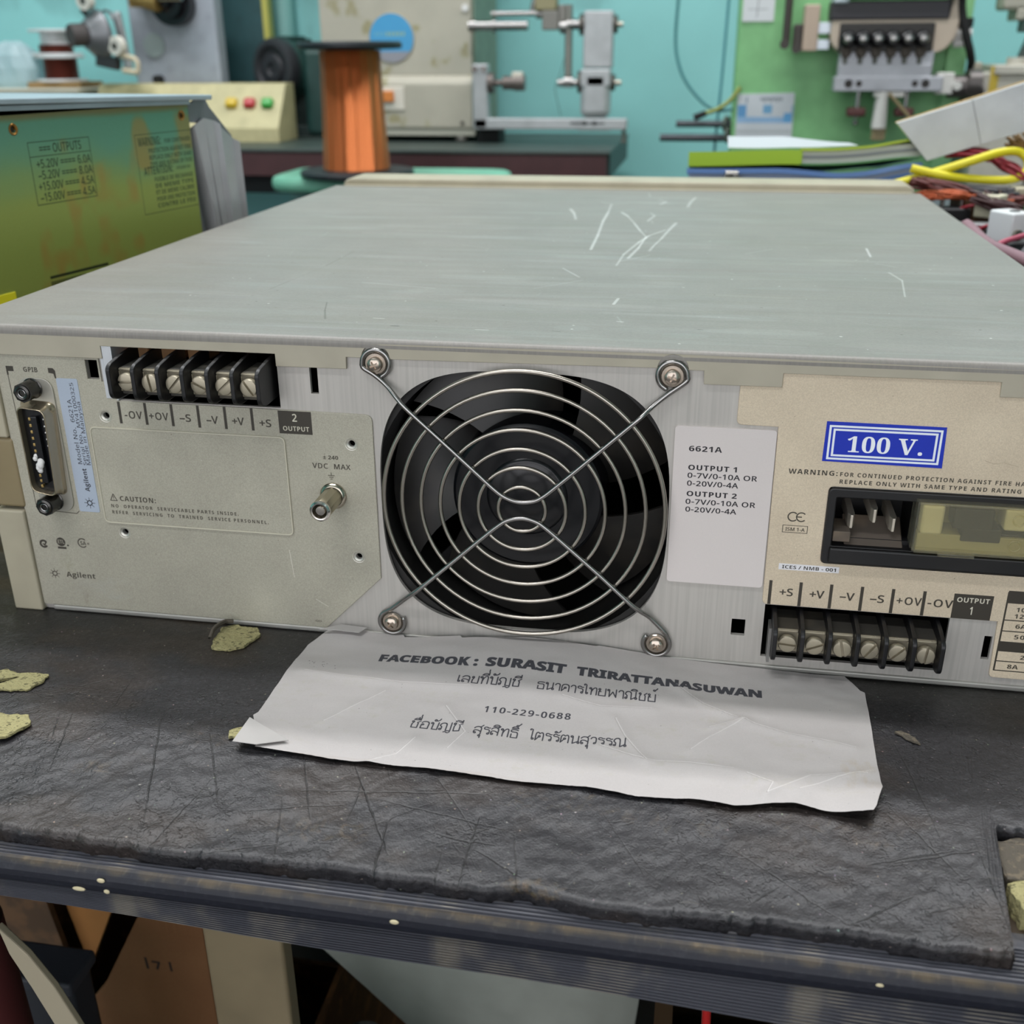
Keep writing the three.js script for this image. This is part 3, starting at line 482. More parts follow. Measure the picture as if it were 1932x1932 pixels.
  const slot = crease(cut(headS, box(-4, 4, -0.46, 0.46, 0.7, 4)));
  const steel = std('#aba38f', 0.48, 0.55, { roughnessMap: T.rub, map: T.soft });
  const barProf = polyShape([[-9, -7], [2, -7.3, 1.5], [9.5, -7.4, 2.6], [13.4, -5.6, 2.2], [13.5, 5.4, 2.4], [11.6, 6.8, 1.6], [3, 8.2, 1], [-9, 9.0]]);   // z, y
  const bar = extr(barProf, -0.8, 0.8, 0.35, 8).rotateY(-PI / 2);
  function terminalBlock(x0, yc, angles, label, extra) {
    const t = new THREE.Group(); t.name = 'terminal_block'; t.userData.label = label; PS.add(t);
    const P = 9.53;
    part(t, 'block_body', [box(x0 - 0.6, x0 + 6 * P + 0.6, yc - 6.2, yc + 3.9, -9, 6.2, 0.5), box(x0 - 0.6, x0 + 6 * P + 0.6, yc - 7.4, yc - 3, -9, 2, 0.5)], extra > 0.22 ? std('#47433c', 0.85, 0, { map: T.dusty }) : std('#5a5852', 0.75, 0, { map: T.dusty }));  // body tone is dust plus light on the top faces, put into colour
    for (let k = 0; k < 7; k++) part(t, 'barrier', bar.clone().translate(x0 + P * k, yc, 0), M.blackPlastic);
    for (let k = 0; k < 6; k++) {
      const x = x0 + P * (k + 0.5);
      part(t, 'clamp_plate', [extr(polyShape(rectPts(x - 3.9, x + 3.9, yc - 4.8, yc + 4.1), 0.5), 6.2, 7.1, 0.15), box(x - 3.7, x + 3.7, yc + 3.3, yc + 4.0, 7.0, 7.7, 0.25), box(x - 3.9, x - 3.4, yc - 4.7, yc + 3, 7, 7.5, 0.2), box(x + 3.4, x + 3.9, yc - 4.7, yc + 3, 7, 7.5, 0.2)], steel);
      part(t, 'terminal_screw', place(slot.clone(), x, yc - 0.45, 8.3 + extra * (k % 3), -0.05, 0, angles[k]), steel);
      part(t, 'screw_shank', cz(x, yc - 0.45, 7, 8.5 + extra * 2, 2.2), steel);
    }
    return t;
  }
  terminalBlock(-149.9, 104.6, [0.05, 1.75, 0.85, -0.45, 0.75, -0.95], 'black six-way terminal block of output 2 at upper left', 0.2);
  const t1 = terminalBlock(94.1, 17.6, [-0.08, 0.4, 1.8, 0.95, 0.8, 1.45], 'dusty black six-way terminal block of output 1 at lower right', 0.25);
  part(PS, 'bare_strip', box(92.2, 93.2, 8, 22, 1, 8), std('#9a9a98', 0.3, 0.8));

  // GPIB connector
  const gp = new THREE.Group(); gp.name = 'gpib_connector'; gp.userData.label = 'bus connector with gold contacts and two black jack posts'; PS.add(gp);
  const gx = -188.6, D = (hw, y0, y1, sk) => polyShape([[gx - hw, y0 + sk, 3.2], [gx + hw * 0.75, y0 - sk * 0.4, 3], [gx + hw, y1 - 1, 3.2], [gx - hw, y1, 3.2]]);
  part(gp, 'mount_plate', extr(polyShape(rectPts(gx - 7.2, gx + 7.4, 46.2, 101.4), 5.5), 0.6, 1.4, 0.2), std('#b9b6ab', 0.35, 0.5, { map: T.soft }));
  { // shell: outline lofted through a flared section, over the rim and down the inside
    const sec = [[7.4, 1.2], [7.4, 1.8], [7.1, 2.2], [6.6, 2.9], [6.25, 4.0], [6.05, 5.5], [5.95, 6.9], [5.8, 7.3], [5.55, 7.3], [5.4, 7.0], [5.4, 1.2]], pos = [], idx = [];
    const rings = sec.map(([hw, z]) => D(hw, 55.8 - (hw - 5.4), 91 + (hw - 5.4) * 0.95, 1.2).getPoints(10).map((p) => [p.x, p.y, z])), n = rings[0].length;
    rings.forEach((r) => r.forEach((p) => pos.push(...p)));
    for (let k = 0; k < rings.length - 1; k++) for (let m = 0; m < n; m++) { const a = k * n + m, b = k * n + (m + 1) % n, c = a + n, d = b + n; idx.push(a, b, c, b, d, c); }
    const g = new THREE.BufferGeometry(); g.setAttribute('position', new THREE.Float32BufferAttribute(pos, 3)); g.setIndex(idx); g.computeVertexNormals();
    part(gp, 'shell', g, std('#b3a68e', 0.32, 0.8, { roughnessMap: T.rub, side: THREE.DoubleSide })); }
  part(gp, 'insert', [extr(D(5.36, 55.9, 90.9, 1.2), 1, 4.4, 0, 8), box(gx - 1.5, gx + 1.5, 60, 87.5, 4, 6.3, 0.5)], M.blackGloss);
  for (const y of [86.6, 84, 81.4, 78.8, 76.2, 73.6]) part(gp, 'contact', box(gx - 1.9, gx - 0.9, y - 0.75, y + 0.45, 5, 6.5, 0.2), M.brassTip);
  for (const y of [63.4, 61.2, 59.0]) part(gp, 'contact', box(gx - 1.9, gx - 0.9, y - 0.75, y + 0.45, 5, 6.5, 0.2), M.brassTip);
  part(gp, 'solder_dots', [86, 83.2, 80.6, 77.9, 75.2, 66, 63, 60.2].map((y) => box(gx + 3.0, gx + 3.5, y - 0.25, y + 0.25, 4.3, 4.7)), M.white, { kind: 'stuff' });
  { const sh = []; seed = 9; for (let i = 0; i < 9; i++) sh.push(new THREE.IcosahedronGeometry(rr(0.9, 1.7), 1).scale(1, 1.1, 0.7).translate(gx - 0.6 + rr(-1.6, 1.6), 68.2 + rr(-2.9, 2.9), 6.2 + rr(-0.4, 0.6))); part(gp, 'paint_blob', sh, M.white, { label: 'blob of white paint across the contacts' }); }
  for (const y of [97.3, 50.6]) {
    const nut = toZ(lathe([[3.3, 0], [4.0, 0.1], [4.1, 0.6], [3.6, 0.9]], 24)).translate(gx - 0.9, y, 1.2);
    const hex = new THREE.CylinderGeometry(3.85, 3.9, 6.2, 8).rotateX(PI / 2).translate(gx - 0.9, y, 5);
    part(gp, 'jack_post', [nut, hex, toZ(lathe([[1.5, 0], [3.0, 0], [3.05, 0.5], [2.3, 0.9], [1.55, 0.7], [1.4, -0.8], [0.01, -0.9]], 24)).translate(gx - 0.9, y, 8.0)], std('#4b4a48', 0.22, 0.9));
    part(gp, 'post_ring', toZ(lathe([[1.4, 0], [1.75, 0.15], [1.5, 0.3]], 24)).translate(gx - 0.9, y, 8.45), std('#c9c9c9', 0.2, 1));
  }

  // ground post
  const gpst = new THREE.Group(); gpst.name = 'ground_post'; PS.add(gpst); gpst.userData.label = 'silver ground binding post left of the fan';
  part(gpst, 'post_base', toZ(lathe([[0.1, 0], [5.2, 0], [5.25, 0.8], [4.6, 1.6], [4.1, 1.8]], 32)).translate(-72.2, 60.3, 0.7), M.nickel);
  part(gpst, 'post_barrel', toZ(lathe([[4.0, 0], [4.0, 13.2], [3.6, 13.9], [2.9, 14.0], [2.8, 13.2], [2.75, 9]], 10)).translate(-72.2, 60.3, 2.2), std('#b3ab95', 0.34, 0.85));
  part(gpst, 'post_tip', [toZ(lathe([[3.95, 0], [3.95, 0.9], [3.3, 1.4], [2.8, 1.3], [2.7, 0]], 32)).translate(-72.2, 60.3, 15.3), toZ(lathe([[0.01, 0.8], [1.7, 0.7], [2.1, 0], [2.1, -4]], 24)).translate(-72.2, 60.3, 15.2)], std('#d8d3cc', 0.18, 1));

  // stickers
  const sl = sheet(-179.5, 46.4, 9, 55.3, 18, '#a8b3c2', 3);
  { const g = sl.g, up = (t, x, y0, y1, cap, bold) => { g.save(); g.translate(sl.X(x), sl.Y(y0)); g.rotate(-PI / 2); g.fillStyle = '#24242c'; g.font = `${bold ? 'bold ' : ''}${cap * 18 / 0.714}px sans-serif`; const wd = g.measureText(t).width; g.scale((y1 - y0) * 18 / wd, 1); g.fillText(t, 0, 0); g.restore(); };
    up('Model No.  6621A', -174.6, 66.6, 93.4, 1.7); up('Serial No.  MY41000325', -172.6, 66.4, 100.2, 1.5); up('Made in Malaysia', -171.0, 66.4, 92.8, 1.5); up('Agilent', -173.3, 55.4, 65.2, 1.9, true); sl.burst(-174.4, 50.4, 2.3, '#24242c'); }
  part(PS, 'serial_label', extr(polyShape(rectPts(-179.4, -170.6, 46.5, 101.6), 0.8), 0.7, 0.92), sl.mat(0.35), { planar: [0, 1, ...sl.win], label: 'narrow pale blue sticker with upright lettering' });
  const wl = sheet(54, 34, 35.2, 61.4, 16, '#d0c8c5', 2), K = '#1e1c22';
  { const t = (s2, a, b, y, c, bold) => wl.text(s2, a, b, y, c, { color: K, bold, space: 0.03 });
    t('6621A', 59.3, 70.8, 85.9, 2, true); t('OUTPUT 1', 59.4, 76.9, 78.9, 1.95, true); t('0-7V/0-10A OR', 59.4, 83.5, 76.0, 1.9, false); t('0-20V/0-4A', 59.4, 77.2, 73.0, 1.9, false);
    t('OUTPUT 2', 59.4, 77.2, 69.0, 1.95, true); t('0-7V/0-10A OR', 59.3, 83.7, 66.0, 1.9, false); t('0-20V/0-4A', 59.4, 77.3, 63.0, 1.9, false); }
  part(PS, 'rating_label', extr(polyShape(rectPts(54.3, 88.8, 34.6, 95.0), 1.5), 0, 0.95), wl.mat(0.38), { planar: [0, 1, ...wl.win], label: 'white rectangular sticker listing both output ratings' });
  const vl = sheet(104.4, 84.2, 39.6, 15.2, 16, '#0a2cae', 2);
  vl.frame(106.2, 142.1, 86, 97.6, 0.75, '#e6ecf4'); vl.frame(107.6, 140.7, 87.2, 96.4, 0.75, '#e6ecf4'); vl.text('100 V.', 111.9, 137.4, 88.7, 5.7, { font: 'serif', color: '#eef1f5' });
  part(PS, 'voltage_sticker', extr(polyShape([[104.6, 84.9], [143.8, 84.5], [143.4, 99], [104.8, 99.2]]), 0.7, 0.95), vl.mat(0.35), { planar: [0, 1, ...vl.win], label: 'blue sticker with white double frame reading 100 V.' });
  const il = sheet(93.8, 42.5, 21.2, 2.6, 24, '#dcdadd', 1); il.text('ICES / NMB - 001', 95, 114.2, 43.1, 1.35, { color: '#3a3833', bold: true });
  part(PS, 'approval_label', extr(polyShape(rectPts(93.9, 114.9, 42.6, 45)), 0.7, 0.9), il.mat(0.4), { planar: [0, 1, ...il.win], label: 'tiny white sticker below the ISM mark' });

  // mains inlet with fuse cover
  const inl = new THREE.Group(); inl.name = 'power_inlet'; PS.add(inl); inl.userData.label = 'black mains inlet with three prongs and a clear fuse cover';
  { const o = polyShape(rectPts(108.2, 205, 46.4, 75.3), 1.8); o.holes.push(hole(rectPts(111, 203, 53.6, 72), 0.6));
    part(inl, 'housing', [extr(o, -18, 1.7, 0.4, 6), box(110.4, 204, 47.4, 53.4, 1.2, 3.4, 0.7), box(111, 203, 53.6, 72, -24, -22), box(137.6, 139, 53.6, 72, -22, -1), box(111, 138, 53.6, 55.2, -22, -3)], M.blackPlastic); }
  part(inl, 'socket_floor', [place(box(-10, 10, -0.6, 0.6, -8, 8, 0.5), 125.5, 56, -6, 0.5), place(box(-3, 3, -2, 2, -6, 6, 0.4), 114.2, 57, -5)], std('#6a5f55', 0.8, 0, { map: T.dusty }));
  for (const [x, y] of [[117.4, 61.6], [124.9, 64.2], [131.6, 61.2]]) part(inl, 'prong', place(extr(polyShape([[-1.15, -22], [1.15, -22], [1.15, -4.6], [0.4, -2.2], [-0.4, -2.2], [-1.15, -4.6]]), -2.5, 2.5, 0.15).rotateX(PI / 2), x, y, 0), std('#d2cabb', 0.4, 0.7));
  const clear = new THREE.MeshPhysicalMaterial({ color: '#f1eedd', roughness: 0.14, transmission: 0.93, thickness: 0, ior: 1.45, specularIntensity: 0.7 });
  part(inl, 'fuse_cover', [box(138, 198, 55.2, 73.4, 4.2, 5.4, 0.5), box(137.2, 138.4, 55.2, 73.4, -4, 5.2, 0.3), box(138, 198, 72.4, 73.4, -4, 5.2, 0.3), box(138, 198, 54.6, 55.8, -4, 5.2, 0.3), box(146, 158, 53.8, 55, 3, 5.6, 0.3)], clear, { label: 'clear yellowed sliding fuse cover' });
  part(inl, 'fuse_carrier', [box(150, 163, 63.5, 71, -6, 2.6, 0.6), box(153, 166, 59, 64, -6, 3, 0.6), box(166.5, 176, 56.5, 62, -8, 1, 0.5)], M.blackPlastic);
  part(inl, 'voltage_card', [box(139, 203, 54.4, 61, -10, 2.4, 0.4), box(139, 203, 61, 72, -12, -8, 0.4)], std('#a9a486', 0.5), { label: 'yellowish voltage selector card' });
  part(inl, 'fuse_clip', [box(139.6, 147, 60.5, 71.5, -10, 2.6, 1.2), box(166.5, 174, 63.5, 71.5, -8, 2.2, 1)], std('#dcd8c6', 0.4));
  for (const y of [69, 59.6]) part(inl, 'cover_boss', new THREE.TorusGeometry(1.9, 0.3, 8, 24).translate(170, y, 5.5), clear);
}

// ---------- Thai lettering drawn with strokes: units of a tenth of the letter height, baseline 0, y down ----------
const TH = {   // [advance, path, loops x y r ...]
  'เ': [4, 'M1.2 -9.5 V-2', 2.3, -1.4], 'ล': [9.4, 'M1 -7.6 Q2 -9.8 4.6 -9.8 Q8 -9.8 8 -6.6 V0 M1 -2 V-3.6 Q1.4 -5.6 4 -5.2 Q6.4 -4.8 8 -3', 2.2, -1.4], 'ข': [8.6, 'M3 -7.8 L1.8 -5.4 Q1.6 -4 1.8 0 H7.6 V-9.8', 2, -8.5],
  'ท': [9.6, 'M3 -8.6 V0 M3 -3.6 Q4.6 -9.8 7 -9.8 Q8.4 -9.6 8.4 -7.6 V0', 1.8, -8.6], 'บ': [9, 'M3 -8.6 V0 H8 V-9.8', 1.8, -8.6], 'ญ': [13.2, 'M2.8 -1.6 V-4.6 L1 -6.4 Q1.4 -9.8 4.4 -9.8 Q7.4 -9.8 7.4 -6.8 V0 H11.8 V-9.8 M6 2 Q7.6 1 9 2.4 Q10.4 3.4 11.8 1.2', 1.7, -1.4],
  'ช': [9.6, 'M3 -7.8 L1.8 -5.4 Q1.6 -4 1.8 0 H7.4 V-6 L6.4 -7.4 L9 -9.8', 2, -8.5], 'ธ': [9, 'M8 -9.2 Q6.4 -9.8 4.4 -9.8 Q1.2 -9.8 1.2 -8 Q1.2 -7 3 -7 H6 Q8 -6.8 8 -4.6 V0 H1.8 V-4.4'], 'น': [10, 'M3 -8.6 V0 L8.6 -3.2 M8.4 -9.8 V-2.4', 1.8, -8.6, 8.6, -1.4],
  'า': [6.8, 'M1 -7.6 Q1.6 -9.8 3.6 -9.8 Q5.8 -9.8 5.8 -6.8 V0'], 'ค': [9.8, 'M1.2 0 V-6 Q1.2 -9.8 4.9 -9.8 Q8.6 -9.8 8.6 -6 V0 M1.2 0 L3.8 -3.8', 4.7, -5], 'ร': [7.6, 'M7 -8.8 Q5.4 -8.2 4 -9.6 Q1.2 -10.2 1.2 -8 Q1.4 -6.6 4 -6.8 Q6.8 -6.6 6.8 -4.4 V-2.4', 5.8, -1.4],
  'ไ': [5, 'M2.4 -2 V-11.5 Q2.6 -13.4 0.4 -13.4 Q-0.6 -12.6 0.4 -11.8', 3.4, -1.4], 'ย': [9.4, 'M2.6 -7.4 L1.2 -5.4 H3.4 M1.2 -5.4 V0 H8.2 V-9.8', 1.8, -8.6], 'พ': [11.6, 'M2.8 -8.6 V0 L6.3 -6.6 L9.8 0 V-9.8', 1.7, -8.6],
  'ณ': [14, 'M2.8 -1.6 V-4.6 L1 -6.4 Q1.4 -9.8 4.2 -9.8 Q7 -9.8 7 -6.8 V0 L12 -3.2 M11.8 -9.8 V-2.4', 1.7, -1.4, 12, -1.4], 'อ': [9.4, 'M1.2 -7.8 Q2 -9.8 4.8 -9.8 Q8.2 -9.8 8.2 -6.6 V0 H1.2 V-4.6', 2.4, -5.2], 'ส': [9.6, 'M1 -7.6 Q2 -9.8 4.6 -9.8 Q8 -9.8 8 -6.6 V0 M1 -2 V-3.6 Q1.4 -5.6 4 -5.2 Q6.4 -4.8 8 -3 M6.6 -9 L9.2 -11.8', 2.2, -1.4],
  'ต': [9.8, 'M1.2 0 V-6 Q1.2 -9.6 3.2 -9.8 L4.9 -8.4 L6.6 -9.8 Q8.6 -9.6 8.6 -6 V0 M1.2 0 L3.8 -3.8', 4.7, -5], 'ว': [7.2, 'M1 -7.6 Q1.6 -9.8 3.6 -9.8 Q6.2 -9.8 6.2 -6.8 V-2.4', 5, -1.4],
  'ี': [0, 'M-7.4 -11.4 Q-6 -14.4 -2 -13 L-1 -11.4 Z M-1 -11.4 V-15'], 'ิ': [0, 'M-7.4 -11.4 Q-6 -14.6 -2 -13 L-1 -11.4 Z'], 'ื': [0, 'M-7.4 -11.4 Q-6 -14.4 -2 -13 L-1 -11.4 Z M-1 -11.4 V-15 M-3 -12.4 V-15'], 'ั': [0, 'M-3.6 -12 Q-1 -12 -0.2 -14.6', -4.8, -12.6], '่': [0, 'M-1.4 -15.8 V-18.6'], 'ุ': [0, 'M-1.4 2.2 V5', -2.2, 2], '์': [0, 'M-1.6 -15.4 Q-0.4 -16.4 0.6 -18.4', -2.6, -15], ' ': [9, ''],
};
function thai(sh, str, xa, xb, yb, h, col) {
  const { g, s } = sh, u = h * s / 10; let w = 0; for (const c of str) w += TH[c][0];
  g.save(); g.translate(sh.X(xa), sh.Y(yb)); g.scale((xb - xa) * s / w, u); g.strokeStyle = col; g.lineWidth = 1.25; g.lineJoin = g.lineCap = 'round';
  for (const c of str) { const [adv, d, ...lp] = TH[c]; if (d) g.stroke(new Path2D(d)); for (let i = 0; i < lp.length; i += 2) { g.beginPath(); g.arc(lp[i], lp[i + 1], 0.95, 0, 7); g.stroke(); } g.translate(adv, 0); }
  g.restore();
}

// ---------- the paper slip ----------
{
  // sheet units: x as in the scene, y = -z, so the text reads from the camera's side
  const ps = sheet(-92, -90, 224, 100, 9, '#b1acaa', 3), C = '#34333a';
  seed = 31;
  const en = (t, xa, xb, z, cap, rot) => { const g = ps.g; g.save(); g.translate(ps.X(xa), ps.Y(-z)); g.rotate(rot); g.fillStyle = '#3c3c42'; const px = cap * 9 / 0.714; g.font = `bold ${px}px sans-serif`; g.scale((xb - xa) * 9 / g.measureText(t).width, 1); g.fillText(t, 0, 0); g.lineWidth = px * 0.075; g.strokeStyle = '#3c3c42'; g.strokeText(t, 0, 0); g.restore(); };
  en('FACEBOOK :', -52.4, -13.4, 21.0, 4.3, 0.0); en('SURASIT', -10.6, 19.6, 20.9, 4.7, 0.015); en('TRIRATTANASUWAN', 23.8, 91.3, 21.4, 4.3, 0.0);
  thai(ps, 'เลขที่บัญชี', -19.4, 4.6, -30.9, 4.1, C); thai(ps, 'ธนาคารไทยพาณิชย์', 10.2, 53.6, -31.2, 4.1, C);
  ps.text('110-229-0688', -6.2, 24.8, -46.6, 3.2, { color: C, bold: false, space: 0.12 }); ps.text('110-229-0688', -6.1, 24.9, -46.6, 3.2, { color: C, bold: false, space: 0.12 });
  thai(ps, 'ชื่อบัญชี', -29.6, -11.2, -59.6, 4.3, C); thai(ps, 'สุรสิทธิ์', -7.4, 8.4, -59.6, 4.3, C); thai(ps, 'ไตรรัตนสุวรรณ', 12.2, 45.4, -59.6, 4.3, C);
  for (let i = 0; i < 60; i++) ps.dot(rr(-80, 125), -rr(4, 80), rr(0.08, 0.2), `rgba(60,55,50,${rr(0.2, 0.6)})`);
  for (let i = 0; i < 14; i++) ps.dot(rr(-79, -66), -rr(24, 29), rr(0.12, 0.25), 'rgba(50,48,46,0.7)');
  const creases = [];
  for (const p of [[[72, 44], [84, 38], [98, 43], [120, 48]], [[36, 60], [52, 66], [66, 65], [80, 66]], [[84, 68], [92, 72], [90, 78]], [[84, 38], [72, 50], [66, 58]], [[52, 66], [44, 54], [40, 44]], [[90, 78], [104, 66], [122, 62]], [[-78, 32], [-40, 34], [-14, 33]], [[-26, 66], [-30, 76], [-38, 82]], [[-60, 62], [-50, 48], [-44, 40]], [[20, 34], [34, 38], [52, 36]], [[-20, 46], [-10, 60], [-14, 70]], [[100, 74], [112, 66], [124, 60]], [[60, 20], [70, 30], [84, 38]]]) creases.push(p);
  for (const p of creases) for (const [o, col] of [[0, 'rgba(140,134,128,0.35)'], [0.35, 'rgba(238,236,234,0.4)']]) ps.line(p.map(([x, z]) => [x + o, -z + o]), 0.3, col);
  for (let i = 0; i < 50; i++) ps.stain(rr(-80, 120), -rr(30, 80), 7, 3, 'rgba(150,125,95,0.018)', 14);
  ps.stain(120, -62, 5, 8, 'rgba(150,120,80,0.04)', 40); ps.stain(-20, -82, 40, 1.5, 'rgba(120,105,90,0.05)', 30);
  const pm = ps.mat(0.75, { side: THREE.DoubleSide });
  pm.map.anisotropy = 4;
  const cd = (p, x, z) => { let d = 1e9; for (let i = 0; i < p.length - 1; i++) { const [x0, z0] = p[i], dx = p[i + 1][0] - x0, dz = p[i + 1][1] - z0, t = Math.min(1, Math.max(0, ((x - x0) * dx + (z - z0) * dz) / (dx * dx + dz * dz))); d = Math.min(d, Math.hypot(x - x0 - t * dx, z - z0 - t * dz)); } return d; };
  const lerpPts = (pts, x) => { for (let i = 0; i < pts.length - 1; i++) if (x <= pts[i + 1][0]) { const [a, b] = pts[i], [c, d] = pts[i + 1]; return b + (d - b) * Math.max(0, (x - a) / (c - a)); } return pts[pts.length - 1][1]; };
  const back = [[-86, 2.2], [-77, 1.6], [-73, 0.9], [-70, 1.9], [-66, 1.2], [-61, 2.0], [-55, 1.5], [-47.4, 1.2], [-47.0, 3.2], [-30, 1.7], [-24.2, 1.2], [-23.8, 2.8], [0, 1.4], [8, 1.2], [29, 1.9], [29.6, 1.1], [54, 1.3], [90, 1.4], [110, 2.4], [121, 1.6], [127, 1.2]];
  const frontE = [[-86, 80], [-76, 80.4], [-50, 81.8], [-18, 81.2], [10, 82.6], [33, 82], [50, 83.4], [66, 83], [80, 83.6], [92, 81.4], [98.7, 80.6], [112, 82.4], [121, 83.6], [126, 75]];
  const left = [[0, -78], [6, -80.6], [12, -83.0], [30, -84.2], [62, -84.0], [63.4, -85.2], [80, -77]], right = [[0, 121.5], [6, 124.4], [11.5, 126.2], [11.9, 127.6], [40, 126.9], [60, 126.2], [74.5, 126.0], [84, 121]];
  const NX = 190, NZ = 76, pos = [], uv = [], idx = [];
  const hgt = (x, z) => {
    let y = 0.9 + 5.0 * Math.exp(-(((x - 6) / 48) ** 2)) * (1 - sstep(0, 46, z)) + 2.2 * Math.exp(-(((x + 70) / 12) ** 2)) * (1 - sstep(0, 16, z));
    y += 1.5 * (fbm(x * 0.035 + 4, z * 0.06, 3, 0, 0, 71) - 0.35) * sstep(0, 12, z) + 0.35 * (fbm(x * 0.14, z * 0.2, 3, 0, 0, 72) - 0.5);
    for (const p of creases) { const d = cd(p, x, z); if (d < 5) y += 0.75 * (1 - d / 5) ** 2; }
    y += 3.6 * sstep(20, 0, Math.hypot(x - 124, z - 82)) + 1.6 * sstep(0.7, 1, z / 83) * sstep(50, 90, x) * (0.6 + 0.4 * Math.sin(x * 0.21)) + 1.2 * sstep(0.75, 1, z / 82) * sstep(-40, -84, x);
    return Math.max(0.35, y - 0.5 * sstep(66, 84, z));
  };
  for (let j = 0; j <= NZ; j++) for (let i = 0; i <= NX; i++) {
    const t = j / NZ, zg = t * 82, xl = lerpPts(left, zg), xr = lerpPts(right, zg), x = xl + (xr - xl) * i / NX, zb = lerpPts(back, x), zf = lerpPts(frontE, x), z = zb + (zf - zb) * t + 0.25 * (fbm(x * 0.9, t * 5, 2) - 0.5) * (t === 0 || t === 1 ? 1 : 0);
    pos.push(x, hgt(x, z), z); uv.push((x + 92) / 224, (-z + 90) / 100);
  }
  for (let j = 0; j < NZ; j++) for (let i = 0; i < NX; i++) { const a = j * (NX + 1) + i; idx.push(a, a + NX + 1, a + 1, a + 1, a + NX + 1, a + NX + 2); }
  const g = new THREE.BufferGeometry(); g.setAttribute('position', new THREE.Float32BufferAttribute(pos, 3)); g.setAttribute('uv', new THREE.Float32BufferAttribute(uv, 2)); g.setIndex(idx); g.computeVertexNormals();
  const t = thing('paper_slip', 'crumpled white paper slip printed with black Roman and Thai lines, lying on the mat', 'paper', [0, 0, 0]);
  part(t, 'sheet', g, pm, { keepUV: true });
  const fold = (pts, y) => { const s = polyShape(pts.map(([x, z]) => [x, -z])), e = extr(s, 0, 0.25, 0.05).rotateX(-PI / 2); return e.translate(0, y, 0); };
  const plain = std('#b8b4b1', 0.75, 0, { map: T.soft });
  part(t, 'folded_corner', [fold([[-84.8, 66], [-66.5, 76.5], [-76.5, 80.6], [-85, 80.2]], 2.7)], plain, { label: 'front left corner folded over' });
  part(t, 'folded_corner', [fold([[-80.5, 6.5], [-73, 1.4], [-62, 2.2], [-64, 6.6], [-74, 6.0]], 4.6)], plain, { label: 'rear left corner folded over' });
}

